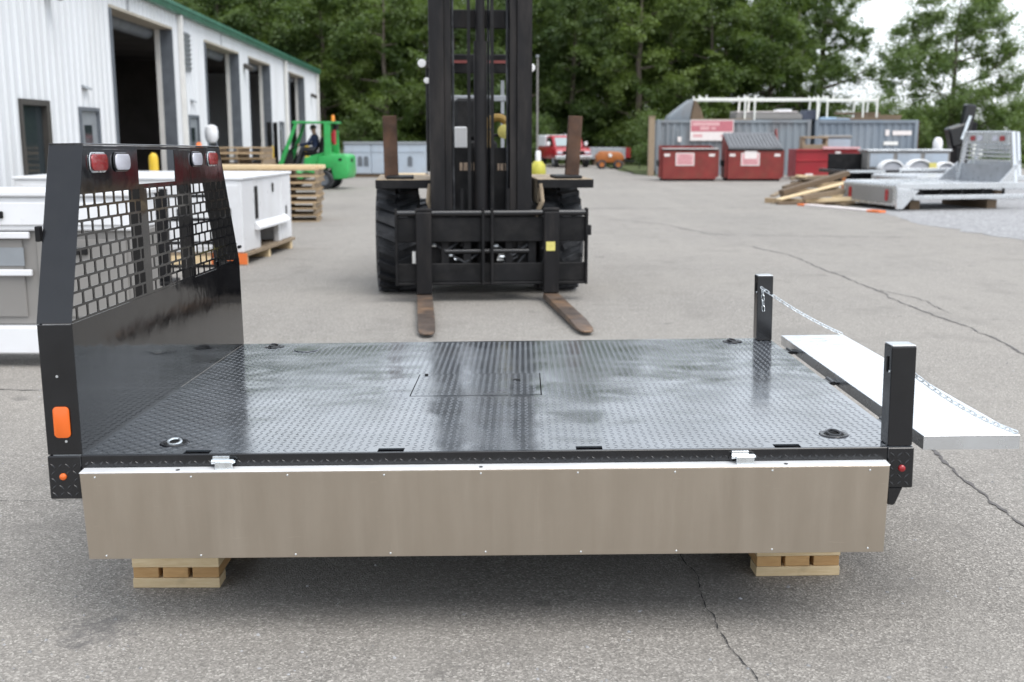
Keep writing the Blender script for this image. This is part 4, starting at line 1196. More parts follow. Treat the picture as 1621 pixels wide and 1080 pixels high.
part('seat_back', MB().obox((0.12, 0, 1.32), (0.10, 0.46, 0.5), (0, R(8), 0)), 'black_worn', st_, bevel=0.03)
part('steering_wheel', MB().torus((0, 0, 0), 0.17, 0.014, 20, 6, M=Matrix.Translation((-0.78, 0, 1.27)) @ Euler((0, R(-40), 0)).to_matrix().to_4x4()), 'black_worn', gf, smooth=True)
part('steering_column', MB().cyl((-0.98, 0, 1.12), (-0.79, 0, 1.26), 0.025, n=8), 'black_worn', gf)
for y in (-0.30, 0.30):
    mr = part('mast_rail', MB().box(-1.52, -1.40, y - .05, y + .05, 0.08, 2.02), 'black_worn', gf, bevel=0.008)
    part('fork', MB().prism([(-1.60, 0.06), (-1.54, 0.06), (-1.54, 0.75), (-1.60, 0.75)], 1, y - .05, y + .05).prism([(-2.55, 0.065), (-1.601, 0.06), (-1.601, 0.10), (-2.55, 0.075)], 1, y - .05, y + .05), 'black_worn', gf)

# the driver: one continuous skinned body sitting on the seat
def skin_body(name, joints, edges, mat, parent, sub=2):
    me = bpy.data.meshes.new(name)
    me.from_pydata([j[0] for j in joints], edges, [])
    o = bpy.data.objects.new(name, me)
    col.objects.link(o)
    o.parent = parent
    md = o.modifiers.new('skin', 'SKIN')
    md.use_smooth_shade = True
    for i, j in enumerate(joints):
        r = j[1]
        me.skin_vertices[0].data[i].radius = (r, r) if not hasattr(r, '__len__') else r
    me.skin_vertices[0].data[0].use_root = True
    s_ = o.modifiers.new('sub', 'SUBSURF')
    s_.levels = s_.render_levels = sub
    dg = bpy.context.evaluated_depsgraph_get()
    nm = bpy.data.meshes.new_from_object(o.evaluated_get(dg))
    o.modifiers.clear()
    o.data = nm
    nm.materials.clear()
    nm.materials.append(MATS[mat])
    return o
def P_(x, y, z):
    return (x, y, z)
pr = thing('person', 'driver in a dark blue shirt seated in the green forklift', 'person', (-5.95, 34.6, 0), (0, 0, R(-6)))
J = [(P_(-.08, 0, 1.20), (.15, .13)), (P_(-.09, 0, 1.36), (.15, .12)), (P_(-.12, 0, 1.54), (.17, .12)), (P_(-.13, 0, 1.64), (.09, .08)), (P_(-.14, 0, 1.70), .055), (P_(-.16, 0, 1.79), (.085, .095)), (P_(-.165, 0, 1.87), (.075, .085)),
     (P_(-.13, -.20, 1.58), .065), (P_(-.28, -.26, 1.36), .052), (P_(-.55, -.15, 1.33), .042), (P_(-.63, -.14, 1.34), .038),
     (P_(-.13, .20, 1.58), .065), (P_(-.28, .26, 1.36), .052), (P_(-.55, .15, 1.33), .042), (P_(-.63, .14, 1.34), .038),
     (P_(-.14, -.11, 1.20), .10), (P_(-.52, -.13, 1.20), .075), (P_(-.66, -.13, 0.80), .055), (P_(-.70, -.13, 0.70), .05), (P_(-.84, -.13, 0.69), .042),
     (P_(-.14, .11, 1.20), .10), (P_(-.52, .13, 1.20), .075), (P_(-.66, .13, 0.80), .055), (P_(-.70, .13, 0.70), .05), (P_(-.84, .13, 0.69), .042)]
Ed = [(0, 1), (1, 2), (2, 3), (3, 4), (4, 5), (5, 6), (2, 7), (7, 8), (8, 9), (9, 10), (2, 11), (11, 12), (12, 13), (13, 14), (0, 15), (15, 16), (16, 17), (17, 18), (18, 19), (0, 20), (20, 21), (21, 22), (22, 23), (23, 24)]
body = skin_body('body', J, Ed, 'skin', pr)
body.data.materials.append(MATS['shirt_navy'])
body.data.materials.append(MATS['trousers'])
for f in body.data.polygons:
    c = f.center
    if c.z < 1.27 and (c.x > -.62 or c.z < 1.24) and not (c.x < -.56 and c.z > 1.28):
        f.material_index = 2
    elif c.z < 1.655 and c.x > -.57:
        f.material_index = 1
part('hair', MB().lathe([(0.099, 0.0), (0.103, .05), (0.085, .10), (0.045, .125), (0, .13)], 16, Matrix.Translation((-.155, 0, 1.82)) @ Euler((0, R(-14), 0)).to_matrix().to_4x4()), 'bronze_frame', pr, smooth=True)

# ------------------------------------------------------------------ pale blue-grey truck bodies in the background
def arch(cx, w, z0, z1):
    n = 6
    return [(cx - w / 2, z0), (cx + w / 2, z0)] + [(cx + w / 2 * math.cos(R(180 * i / n)), z1 - w / 2 + w / 2 * math.sin(R(180 * i / n))) for i in range(n + 1)]
for i, (x0, wd_, marks, lab) in enumerate(((-6.55, 1.05, (0.62, 0.86), 'pale blue-grey truck body behind the green forklift'), (-5.0, 1.62, (0.20, 0.46, 1.02), 'pale blue-grey truck body between the rusty stub and the mast'), (-5.49, 0.48, (), 'narrow pale truck body hidden behind the left rusty stub'))):
    ub = thing('utility_box', lab, 'truck body', (x0, 43.7, 0), (0, 0, R(-1)), 'pale blue-grey truck bodies')
    part('side', MB().box(0, wd_, 0, 1.2, 0.14, 1.27), 'blue_grey_primer', ub, bevel=0.02)
    part('lid', MB().box(-.02, wd_ + .02, -.03, 1.23, 1.2705, 1.36), 'door_grey', ub, bevel=0.01)
    part('rib', MB().box(0.02, wd_ - .02, -.02, -.0005, 0.98, 1.02), 'blue_grey_primer', ub)
    for mk in marks:
        part('arched_opening', MB().prism(arch(mk, 0.19, 0.42, 0.82), 1, -.006, -.0005), 'jamb_grey', ub)
    part('skid', MB().box(0, wd_, 0.05, 1.1, 0, 0.139), 'wood_dark', ub)
lb = thing('lumber_bundle', 'bundle of pale boards behind the left side of the forklift mast', 'lumber', (-4.1, 40.0, 0), (0, 0, R(4)))
for k in range(3):
    part('board', MB().box(0.05 * (k % 2), .9 + .05 * k, 0.1 * k, 1.1, k * .085, k * .085 + .08), 'wood_new', lb, bevel=0.005)

# ------------------------------------------------------------------ red pickup, orange pump, pickup bed, yellow drum, pole
rt = thing('pickup_truck', 'red pickup truck with white rear cab parked in front of the wood', 'truck', (2.78, 58.0, 0), (0, 0, R(12)))
# local: -y front
part('body', MB().prism([(-1.5, 0.42), (-1.55, 0.72), (-1.45, 0.92), (-0.55, 1.02), (2.6, 1.02), (2.6, 0.42)], 0, -0.92, 0.92), 'truck_red', rt, bevel=0.06, seg=2, smooth=True)
part('cab', MB().prism([(-0.62, 1.021), (-0.18, 1.50), (0.0, 1.58), (1.0, 1.60), (1.25, 1.021)], 0, -0.78, 0.78), 'truck_red', rt, bevel=0.05, seg=2, smooth=True)
part('canopy', MB().box(-0.86, 0.80, 1.0, 2.55, 1.0215, 1.62), 'white_paint', rt, bevel=0.04)
part('windshield', MB().prism([(-0.60, 1.08), (-0.585, 1.08), (-0.20, 1.475), (-0.22, 1.49)], 0, -0.66, 0.66), 'glass_pale', rt, loc=(0, -0.012, 0.0))
for s in (-1, 1):
    part('side_window', MB().prism([(-0.35, 1.09), (0.85, 1.09), (0.75, 1.46), (-0.02, 1.46)], 0, min(s * .782, s * .80), max(s * .782, s * .80)), 'glass_dark', rt)
    part('headlight', MB().box(s * .72 - .13, s * .72 + .13, -1.575, -1.545, 0.68, 0.82), 'lens_clear', rt, bevel=0.01)
    part('mirror', MB().box(s * 1.0 - .08, s * 1.0 + .08, -0.32, -0.22, 1.08, 1.28), 'white_plastic', rt, bevel=0.02)
    for y in (-0.95, 1.75):
        Mx = Matrix.Translation((s * .80, y, 0.36)) @ Euler((0, R(90), 0)).to_matrix().to_4x4()
        w_ = part('wheel', MB().lathe([(0.2, -.12), (0.33, -.12), (0.36, -.08), (0.36, .08), (0.33, .12), (0.2, .12)], 22, Mx), 'rubber', rt, smooth=True)
        part('rim', MB().lathe([(0, -.11), (0.2, -.115), (0.2, .115), (0, .11)], 18, Mx), 'silver_paint', w_, smooth=True)
part('grille', MB().box(-0.55, 0.55, -1.58, -1.53, 0.66, 0.84), 'black_worn', rt, bevel=0.01)
part('bumper', MB().box(-0.95, 0.95, -1.66, -1.50, 0.42, 0.60), 'zinc', rt, bevel=0.03)

pb = thing('pickup_bed', 'grey pickup box with dark red tail lying behind the orange pump', 'truck bed', (4.15, 60.5, 0), (0, 0, R(3)))
part('box_side', MB().prism([(0, 0.35), (0.95, 0.35), (1.05, 0.60), (1.25, 0.70), (1.5, 0.70), (1.7, 0.60), (1.78, 0.35), (2.0, 0.35), (2.0, 0.95), (0, 0.95)], 1, 0, 0.06), 'silver_paint', pb, bevel=0.01)
part('box_side', MB().box(0, 2.0, 1.6, 1.66, 0.35, 0.95), 'silver_paint', pb)
part('floor', MB().box(0, 2.0, 0.061, 1.599, 0.36, 0.42), 'black_worn', pb)
part('tail_corner', MB().box(2.001, 2.28, 0.0, 1.66, 0.40, 0.95), 'truck_red', pb, bevel=0.02)
part('front_panel', MB().box(-.06, -.001, 0, 1.66, 0.30, 1.0), 'truck_red', pb)
part('blocks', MB().box(0.3, 0.5, 0.1, 1.5, 0, 0.359), 'wood_dark', pb)
part('blocks', MB().box(1.85, 1.98, 0.1, 1.5, 0, 0.359), 'wood_dark', pb)

og = thing('orange_pump', 'orange towable machine with a white lamp in front of the pickup box', 'machine', (4.75, 54.6, 0))
part('housing', MB().prism([(-0.62, 0.30), (0.55, 0.30), (0.72, 0.55), (0.50, 0.82), (-0.45, 0.86), (-0.72, 0.60)], 1, -0.4, 0.4), 'orange_paint', og, bevel=0.08, seg=2, smooth=True)
part('lamp', MB().cyl((0.0, -0.43, 0.66), (0.0, -0.395, 0.66), 0.09, n=14), 'label_white', og)
for x in (-0.4, 0.4):
    wheel_y(og, x, -0.36, 0.22, 0.14, 'orange_paint')
    wheel_y(og, x, 0.36, 0.22, 0.14, 'orange_paint')
part('drawbar', MB().tube([(0.6, 0, 0.4), (1.2, -.1, 0.35), (1.5, -.15, 0.3)], 0.04, 8), 'black_worn', og)
part('drawbar_foot', MB().cyl((1.45, -.14, 0.0), (1.45, -.14, 0.31), 0.03, n=8), 'black_worn', og)

yd = thing('yellow_drum', 'dull yellow drum with white cap beside the forklift mast', 'drum', (0.70, 30.0, 0))
part('drum', MB().lathe([(0, 0), (0.20, 0.0), (0.21, .03), (0.205, .3), (0.215, .33), (0.205, .36), (0.205, .62), (0.215, .65), (0.19, .85), (0.10, .95), (0, .96)], 22), 'drum_yellow', yd, smooth=True)
part('cap', MB().lathe([(0.07, .955), (0.07, 1.18), (0.05, 1.22), (0, 1.225)], 14), 'white_plastic', yd, smooth=True)

po = thing('pole', 'slim pale pole standing behind the right side of the mast', 'pole', (1.26, 56.0, 0))
part('shaft', MB().cyl((0, 0, 0), (0, 0, 5.4), 0.05, 0.04, n=10), 'grey_paint_and_shade', po, smooth=True)
part('cap', MB().lathe([(0.09, 5.4), (0.09, 5.46), (0, 5.5)], 10), 'door_grey', po, smooth=True)

# ------------------------------------------------------------------ containers with their load
def container(label, x, y, ln, ht, dp, mat, rz=0.0):
    c = thing('shipping_container', label, 'container', (x, y, 0), (0, 0, R(rz)), 'shipping containers')
    pts = []
    n = int((ln - .2) / 0.28)
    pt = (ln - .2) / n
    for i in range(n):
        a = 0.1 + i * pt
        pts += [(a, 0.0), (a + pt * .30, 0.0), (a + pt * .5, 0.045), (a + pt * .80, 0.045)]
    pts.append((ln - .1, 0.0))
    mb = MB()
    lo = [mb.bm.verts.new((px, 0.05 + py, 0.16)) for px, py in pts]
    hi = [mb.bm.verts.new((px, 0.05 + py, ht - .12)) for px, py in pts]
    for i in range(len(pts) - 1):
        mb.bm.faces.new([lo[i], lo[i + 1], hi[i + 1], hi[i]])
    part('corrugated_side', mb, mat, c)
    part('far_side', MB().box(0.1, ln - .1, dp - .08, dp - .04, 0.16, ht - .12), mat, c)
    part('roof', MB().box(0.1, ln - .1, 0.1, dp - .1, ht - .06, ht - .02), mat, c)
    part('end_wall', MB().box(0.02, 0.07, 0.16, dp - .16, 0.16, ht - .12), mat, c)
    part('end_wall', MB().box(ln - .07, ln - .02, 0.16, dp - .16, 0.16, ht - .12), mat, c)
    for z0, z1 in ((0.0, 0.16), (ht - .12, ht)):
        part('side_rail', MB().box(0.155, ln - .155, 0.0, 0.15, z0 + .001, z1 - .001), mat, c)
        part('side_rail', MB().box(0.155, ln - .155, dp - .15, dp, z0 + .001, z1 - .001), mat, c)
    for cx in (0.0, ln - .15):
        for cy in (0.0, dp - .15):
            part('corner_post', MB().box(cx, cx + .15, cy, cy + .15, 0, ht + .004), mat, c, bevel=0.01)
    return c
CH = 2.24
c1 = container('grey corrugated container with the pink banner behind the red dumpsters', 5.92, 46.0, 6.35, CH, 2.4, 'container_grey', 1.5)
for k in range(3):
    part('conduit', MB().box(0.42 + k * .22, 0.46 + k * .22, -.03, -.004, 0.3, 2.1 - .1 * k), 'door_grey', c1)
part('meter_box', MB().box(0.85, 1.0, -.10, -.004, 1.35, 1.55), 'sticker_white', c1, bevel=0.01)
c2 = container('blue-grey corrugated container with faded white lettering at right', 12.55, 46.6, 4.3, CH, 2.4, 'container_blue', 1.0)
part('faded_lettering', MB().box(2.95, 3.12, 0.044, 0.048, 1.60, 1.84), 'sticker_white', c2)
part('faded_lettering', MB().box(3.25, 4.05, 0.040, 0.044, 1.62, 1.80), 'sticker_white', c2)
part('faded_lettering', MB().box(2.9, 3.5, 0.038, 0.042, 1.22, 1.36), 'label_white', c2)
part('door_edge', MB().box(4.302, 4.345, 0.02, 2.3, 0.05, 2.2), 'rust', c2)
# banner: white sheet with a pink field and rows of washed-out print
bn = thing('banner', 'pink and white printed banner on the grey container', 'banner', (7.28, 45.98, 1.40), (0, 0, R(1.5)))
part('cloth', MB().box(0, 1.78, -.012, -.006, 0, 0.83), 'sticker_white', bn)
part('pink_field', MB().box(0.03, 1.75, -.015, -.0125, 0.36, 0.80), 'print_red', bn)
for (x0, x1, z0, z1) in ((0.08, 1.2, 0.60, 0.74), (0.40, 0.78, 0.43, 0.56), (0.86, 1.05, 0.45, 0.54)):
    part('pale_print', MB().box(x0, x1, -.018, -.0152, z0, z1), 'sticker_pink', bn)
for (x0, x1, z0, z1) in ((0.12, 0.50, 0.14, 0.26), (1.25, 1.40, 0.16, 0.24)):
    part('print_line', MB().box(x0, x1, -.015, -.0125, z0, z1), 'sticker_pink', bn)
for (x, z) in ((0, .83), (1.78, .83), (0, 0), (1.78, 0)):
    part('eyelet', MB().cyl((x, -.02, z), (x, -.005, z), 0.02, n=8), 'zinc', bn)

# ladder racks on the roof
def rack(label, x, y, ln, z, posts, ht):
    r_ = thing('ladder_rack', label, 'ladder rack', (x, y, z), (0, 0, R(1.0)), 'white ladder racks on the containers')
    for yy in (0.0, 1.3):
        part('rail', MB().box(0, ln, yy - .035, yy + .035, ht - .10, ht), 'rack_white', r_, bevel=0.008)
        for px in posts:
            part('upright', MB().prism([(px - .03, 0.0), (px + .03, 0.0), (px + .03 + (.05 if yy else 0), ht - .101), (px - .03 + (.05 if yy else 0), ht - .101)], 1, yy - .03, yy + .03), 'rack_white', r_)
        for px in list(posts) + [0.05, 0.35, ln - .03]:
            part('stop', MB().box(px - .03, px + .03, yy - .03, yy + .03, ht + .0005, ht + .11), 'rack_white', r_)
    for px in posts:
        part('cross_bar', MB().box(px - .025, px + .025, 0.036, 1.264, ht - .09, ht - .02), 'rack_white', r_)
    return r_
rack('white ladder rack over the left container, longer of the two', 7.65, 46.5, 5.2, CH + .005, (1.95, 2.35, 4.95), 0.88)
rack('white ladder rack over the right container, shorter of the two', 13.0, 47.0, 2.25, CH + .01, (0.12, 1.62, 2.2), 0.86)
solo('rack_tarp', MB().box(0, 1.3, 0, .9, 0, .05).box(0.1, 1.2, .1, .8, .0505, .10), 'tarp_blue', 'flat pale blue tarp at the left end of the blue container roof', 'tarp', (12.75, 46.8, CH + .012), (0, 0, R(1)), bevel=0.02)
cv = thing('truck_cover', 'pale hard truck cover with dark end lying on the grey container', 'truck cover', (9.25, 46.6, CH - .01))
part('shell', MB().prism([(0, 0.02), (2.75, 0.02), (2.75, 0.20), (2.6, 0.30), (0.1, 0.32), (0, 0.26)], 1, 0, 1.4), 'grey_paint_and_shade', cv, bevel=0.04)
part('skin', MB().box(0.02, 2.55, -.01, 1.41, 0.321, 0.36), 'sticker_white', cv, bevel=0.01)
part('dark_end', MB().prism([(2.76, 0.01), (3.35, 0.01), (3.35, 0.42), (3.0, 0.42), (2.76, 0.08)], 1, 0.1, 1.3), 'navy', cv, bevel=0.03)
part('knob', MB().box(1.75, 2.35, 0.2, 0.9, 0.3605, 0.44), 'white_paint', cv, bevel=0.02)
hp = thing('camper_shell', 'grey domed truck cap with tan lining on the left end of the container roof', 'truck cap', (6.45, 46.6, CH - .01))
part('shell', MB().prism([(0.0, 0.0), (0.10, 0.20), (0.30, 0.36), (0.55, 0.55), (0.95, 0.84), (1.06, 0.86), (0.90, 0.0)], 1, 0, 1.3), 'container_grey', hp, bevel=0.06, seg=2, smooth=True)
part('lining', MB().prism([(0.91, 0.0), (1.07, 0.84), (1.20, 0.74), (1.38, 0.40), (1.5, 0.0)], 1, 0.02, 1.25), 'wood_dark', hp, bevel=0.05, smooth=True)
for k, (x, z, ln, a) in enumerate(((12.9, .05, 1.8, 2), (13.9, .05, 2.3, -3), (14.4, .16, 2.0, 4), (13.6, .27, 1.9, 0))):
    solo('old_timber', MB().box(0, ln, 0, .16, 0, .10), 'wood_dark', ['left', 'right', 'middle', 'top'][k] + ' timber of the dark heap on the blue container roof', 'timber', (x + .6 if k == 0 else x, 46.85 + k * .22, CH + z - .045), (0, 0, R(a)), 'dark timbers on the blue container', bevel=0.008)
for k, x in enumerate((7.7, 8.9)):
    solo('roof_plank', MB().box(0, 1.3, 0, .2, 0, .05), 'wood_old', ('left' if k == 0 else 'right') + ' plank lying along the front edge of the grey container roof', 'plank', (x - .3, 46.3 + .05 * k, CH - .015), (0, 0, R(1.5)), 'planks on the grey container', bevel=0.004)
wp = thing('timber_post', 'upright weathered timber post at the left end of the grey container', 'post', (5.50, 45.2, 0))
part('post', MB().box(0, .24, 0, .24, 0, 2.35), 'wood_old', wp, bevel=0.015)
part('cap_board', MB().box(-.02, .26, -.02, .26, 2.351, 2.38), 'wood_old', wp)

# ------------------------------------------------------------------ dumpsters
def dumpster(label, x, y, lid):
    d = thing('dumpster', label, 'dumpster', (x, y, 0), (0, 0, R(-1.0)), 'dark red dumpsters')
    w_, dp = 1.92, 1.45
    part('front', MB().box(0.0, w_, 0.0, 0.03, 0.08, 1.13), 'dumpster_red', d)
    for xx in (0.0, w_ - .03):
        sd_ = part('side', MB().prism([(0.031, 0.08), (dp - .031, 0.08), (dp - .031, 1.62 if lid else 1.25), (0.031, 1.13)], 0, xx, xx + .03), 'dumpster_red', d)
        xo = -0.10 if xx == 0 else w_ + .0005
        part('fork_pocket', MB().box(xo, xo + .0995, 0.30, 1.1, 0.52, 0.72), 'hole_black', sd_)
        part('side_channel', MB().box(xo, xo + .0995, 0.10, 0.16, 0.14, 1.10), 'dumpster_red', sd_)
    part('back', MB().box(0.0, w_, dp - .03, dp, 0.08, 1.62 if lid else 1.25), 'dumpster_red', d)
    part('floor', MB().box(0.031, w_ - .031, 0.031, dp - .031, 0.08, 0.12), 'dumpster_red', d)
    part('lip', MB().box(-.03, w_ + .03, -.04, -.0005, 1.08, 1.14), 'black_worn' , d, bevel=0.006)
    part('base_channel', MB().box(0.05, w_ - .05, 0.05, 0.25, 0.0, 0.079), 'black_worn', d)
    part('base_channel', MB().box(0.05, w_ - .05, 1.1, 1.3, 0.0, 0.079), 'black_worn', d)
    if lid:
        ld = part('lid', MB().prism([(-.05, 1.142), (dp, 1.66), (dp, 1.70), (-.05, 1.182)], 0, 0.02, w_ - .02), 'lid_grey', d)
        for k in range(14):
            xx = 0.08 + k * (w_ - .2) / 13
            part('lid_rib', MB().prism([(-.04, 1.19), (dp - .05, 1.686), (dp - .05, 1.726), (-.04, 1.23)], 0, xx, xx + .05), 'lid_grey', ld)
        part('hinge_frame', MB().prism([(0.9, 1.3), (dp + .02, 1.55), (dp + .02, 1.85), (1.2, 1.85)], 0, w_ + .002, w_ + .04), 'dumpster_red', d)
    else:
        part('open_lid', MB().box(0.02, w_ - .02, dp + .002, dp + .04, 0.25, 1.24), 'lid_grey', d)
        part('rim', MB().box(-.02, w_ + .02, -.038, -.002, 1.141, 1.17), 'sticker_white', d)
    st = part('sticker', MB().box(0.46, 1.12, -.006, -.0005, 0.55, 1.00), 'sticker_white', d)
    part('sticker_field', MB().box(0.49, 1.09, -.009, -.0062, 0.58, 0.97), 'sticker_pink', st)
    for k, (x0, x1) in enumerate(((0.54, 1.04), (0.56, 1.0), (0.54, 1.04), (0.6, 0.98))):
        part('print_line', MB().box(x0, x1, -.012, -.0092, 0.62 + k * .09, 0.655 + k * .09), 'print_red', st)
    if lid:
        part('second_label', MB().box(0.58, 1.02, -.015, -.0122, 0.80, 1.07), 'sticker_white', st)
    for xx in (0.05, w_ - .27):
        part('reflector', MB().box(xx, xx + .20, -.006, -.0005, 0.88, 0.97), 'sticker_white', d)
    return d
dumpster('dark red dumpster without visible lid, left of the pair', 5.40, 40.1, False)
dumpster('dark red dumpster with sloping grey ribbed lid, right of the pair', 7.74, 40.1, True)

rb = thing('steel_bin', 'bright red steel bin with a white square sticker behind the scrap wood', 'bin', (10.55, 41.6, 0), (0, 0, R(-2)))
part('front', MB().box(0, 2.35, 0, .05, 0.06, 1.10), 'bin_red', rb)
part('back', MB().box(0, 2.35, 1.35, 1.40, 0.06, 1.10), 'bin_red', rb)
for x in (0, 2.30):
    part('side', MB().box(x, x + .05, 0.051, 1.349, 0.06, 1.10), 'bin_red', rb)
part('floor', MB().box(0.051, 2.299, 0.051, 1.349, 0.06, 0.10), 'bin_red', rb)
part('crease', MB().prism([(-.0005, 0.72), (-.04, 0.69), (-.0005, 0.66)], 0, 0.03, 2.32), 'bin_red', rb)
part('top_rim', MB().box(-.03, 2.38, -.05, -.0005, 1.04, 1.12), 'bin_red', rb, bevel=0.01)
part('sticker', MB().box(1.42, 1.62, -.055, -.0505, 0.84, 1.03), 'sticker_white', rb)
part('step', MB().box(0.35, 0.62, -.10, -.0005, 0.14, 0.22), 'sticker_white', rb)
for x in (0.2, 1.9):
    part('skid', MB().box(x, x + .15, 0, 1.4, 0, 0.059), 'black_worn', rb)
solo('crate', MB().box(0, .95, 0, .7, 0, .10).box(0, .95, 0, .06, .1005, .2).box(0, .1, 0.0605, .6, .1005, .42).box(.85, .95, 0.0605, .6, .1005, .42).box(0, .95, 0, .6, .4205, .50), 'wood_old', 'weathered open crate standing in the red bin', 'crate', (10.85, 41.9, 1.10 - .02), (0, 0, R(-2)), bevel=0.006)
solo('pale_board', MB().prism([(0, 0), (1.35, 0), (1.35, .07), (0, .09)], 1, 0, .15), 'sticker_pink', 'pale pinkish board laid over the rim of the red bin', 'board', (11.5, 41.45, 1.125), (0, 0, R(-2)))
gb = thing('grey_case', 'light grey case with flat lid standing at the right of the red bin', 'case', (12.0, 43.2, 0), (0, 0, R(3)))
part('case', MB().box(0, 1.05, 0, .7, 0.0, 1.50), 'blue_grey_primer', gb, bevel=0.03)
part('lid', MB().box(-.03, 1.08, -.03, .73, 1.501, 1.62), 'grey_paint_and_shade', gb, bevel=0.03)

# ------------------------------------------------------------------ scrap wood pile
rr = random.Random(21)
PL = [((6.30, 26.9), 1.7, 14, .0, 0), ((6.9, 27.4), 1.5, -14, .0, 0), ((7.0, 26.0), 1.1, 38, .0, 0), ((6.75, 27.9), 1.6, 8, .10, 2), ((6.45, 26.7), 2.2, 20, .09, 11), ((7.1, 27.4), 1.3, -30, .12, 3), ((6.9, 28.0), 1.4, 3, .22, 2),
      ((6.6, 27.0), 2.1, 26, .20, 12), ((7.0, 28.1), 1.2, -8, .32, 1), ((7.0, 26.5), 1.2, -24, .05, 4), ((7.1, 28.1), 1.1, 12, .42, 3), ((6.2, 27.3), 0.9, -35, .0, 0), ((7.3, 27.0), 1.0, 64, .14, 9), ((7.0, 28.0), 1.2, -3, .52, 2), ((7.15, 27.9), 1.0, 18, .60, -3), ((6.9, 26.3), 1.5, 6, .12, 8), ((7.45, 26.6), 0.8, -10, .0, 0), ((6.8, 27.6), 1.3, 40, .30, 10), ((7.75, 26.0), 0.9, 30, .0, 0), ((7.7, 26.8), 0.8, -18, .09, 2), ((6.55, 27.7), 1.1, 60, .12, 6), ((7.5, 27.5), 1.0, 8, .36, 5), ((6.35, 26.5), 0.8, 4, .0, 0)]
for k, ((x, y), ln, a, z, tl) in enumerate(PL):
    h = (0.04, 0.09, 0.06, 0.12)[k % 4]
    solo('scrap_plank', MB().box(0, ln, 0, (0.09, 0.19, 0.14)[k % 3], 0, h), ('wood_old', 'wood_pallet', 'wood_dark', 'wood_old', 'wood_new')[k % 5], 'weathered board in the scrap wood heap beside the aluminium flatbed', 'plank', (x, y, z), (0, R(-tl), R(a)), 'boards of the scrap wood heap', bevel=0.004)
br = thing('barricade_rail', 'white and orange barricade rail lying on the ground before the scrap wood', 'barricade', (6.72, 26.2, 0.0), (0, 0, R(-66)))
part('rail', MB().box(0.25, 2.35, 0, .18, 0.0, .05), 'sticker_white', br, bevel=0.006)
part('orange_end', MB().box(0, .249, 0, .18, 0, .05), 'orange_plastic', br, bevel=0.006)
part('orange_end', MB().box(2.351, 2.75, 0, .18, 0, .05), 'orange_plastic', br, bevel=0.006)

# ------------------------------------------------------------------ aluminium flatbeds on the right
def alu_bed(label, loc, rz, ln=2.95):
    a = thing('aluminium_flatbed', label, 'flatbed', loc, (0, 0, R(rz)), 'aluminium flatbeds on the gravel')
    wd_ = 2.25
    part('deck', MB().box(0.02, ln, 0.03, wd_ - .03, 0.50, 0.56), 'aluminium_yard', a)
    for k in range(9):
        part('deck_plank', MB().box(0.03, ln - .08, 0.06 + k * .238, 0.06 + k * .238 + .23, 0.5605, 0.575), 'aluminium_yard', a, bevel=0.003)
    for y in (0.0, wd_ - .029):
        part('side_rail', MB().box(0.0, ln + .5, y, y + .029, 0.46, 0.60), 'aluminium_yard', a, bevel=0.008)
        part('rub_rail', MB().box(0.35, ln + .5, y - .05 if y == 0 else y + .03, y - .002 if y == 0 else y + .078, 0.24, 0.34), 'aluminium_yard', a, bevel=0.01)
    for k in range(5):
        part('stake_pocket', MB().box(0.5 + k * .52, 0.56 + k * .52, -.03, -.002, 0.34, 0.47), 'black_worn', a)
    rs = part('rear_skirt', MB().prism([(0.0, 0.10), (wd_, 0.10), (wd_, 0.56), (0.0, 0.56)], 0, -0.05, -0.001), 'aluminium_yard', a, bevel=0.01)
    part('skirt_panel', MB().prism(rounded(0.12, wd_ - .12, 0.16, 0.50, 0.08), 0, -0.056, -0.0505), 'grey_paint_and_shade', rs)
    for y in (0.28, wd_ - .42):
        part('tail_lamp', MB().prism(rounded(y, y + .14, 0.20, 0.46, 0.05), 0, -0.068, -0.0565), 'lens_red', rs, bevel=0.006)
    part('corner_wing', MB().prism([(-0.05, 0.50), (0.5, 0.44), (0.12, 0.04), (-0.05, 0.04)], 1, -0.045, -0.003), 'aluminium_yard', a, bevel=0.01)
    part('long_sill', MB().box(0.2, ln - .1, 0.7, 0.8, 0.20, 0.499), 'black_worn', a)
    part('long_sill', MB().box(0.2, ln - .1, 1.45, 1.55, 0.20, 0.499), 'black_worn', a)
    for x in (0.5, ln - .5):
        part('block', MB().box(x, x + .25, 0.3, 2.0, 0, 0.199), 'wood_dark', a)
    # headboard
    h = part('headboard', MB().box(ln + .001, ln + .04, 0.10, wd_ - .10, 0.56, 0.98), 'silver_paint', a, label='aluminium headboard with slatted window')
    for y in (0.04, wd_ - .14):
        s_ = 1 if y < 1 else -1
        part('upright', MB().prism([(y, 0.56), (y + .10, 0.56), (y + .10 + s_ * .22, 1.72), (y + s_ * .22, 1.72)], 0, ln - .03, ln + .06), 'aluminium_yard', h, bevel=0.01)
    part('header', MB().box(ln - .02, ln + .05, 0.37, wd_ - .37, 1.42, 1.73), 'aluminium_yard', h, bevel=0.02)
    for k in range(4):
        part('slat', MB().box(ln, ln + .03, 0.33, wd_ - .33, 1.04 + k * .10, 1.085 + k * .10), 'aluminium_yard', h, bevel=0.004)
    for (y, mt) in ((0.50, 'lens_red'), (0.76, 'lens_clear'), (wd_ - .94, 'lens_clear'), (wd_ - .68, 'lens_red')):
        part('lamp', MB().prism(rounded(y, y + .18, 1.50, 1.62, 0.04), 0, ln - .034, ln - .0205), mt, h, bevel=0.004)
    part('gusset', MB().prism([(ln - .55, 0.58), (ln - .031, 0.58), (ln - .031, 1.0)], 1, wd_ - .10, wd_ - .06), 'aluminium_yard', a)
    part('gusset', MB().prism([(ln - .40, 0.58), (ln - .031, 0.58), (ln - .031, 0.95)], 1, 0.06, 0.10), 'aluminium_yard', a)
    return a
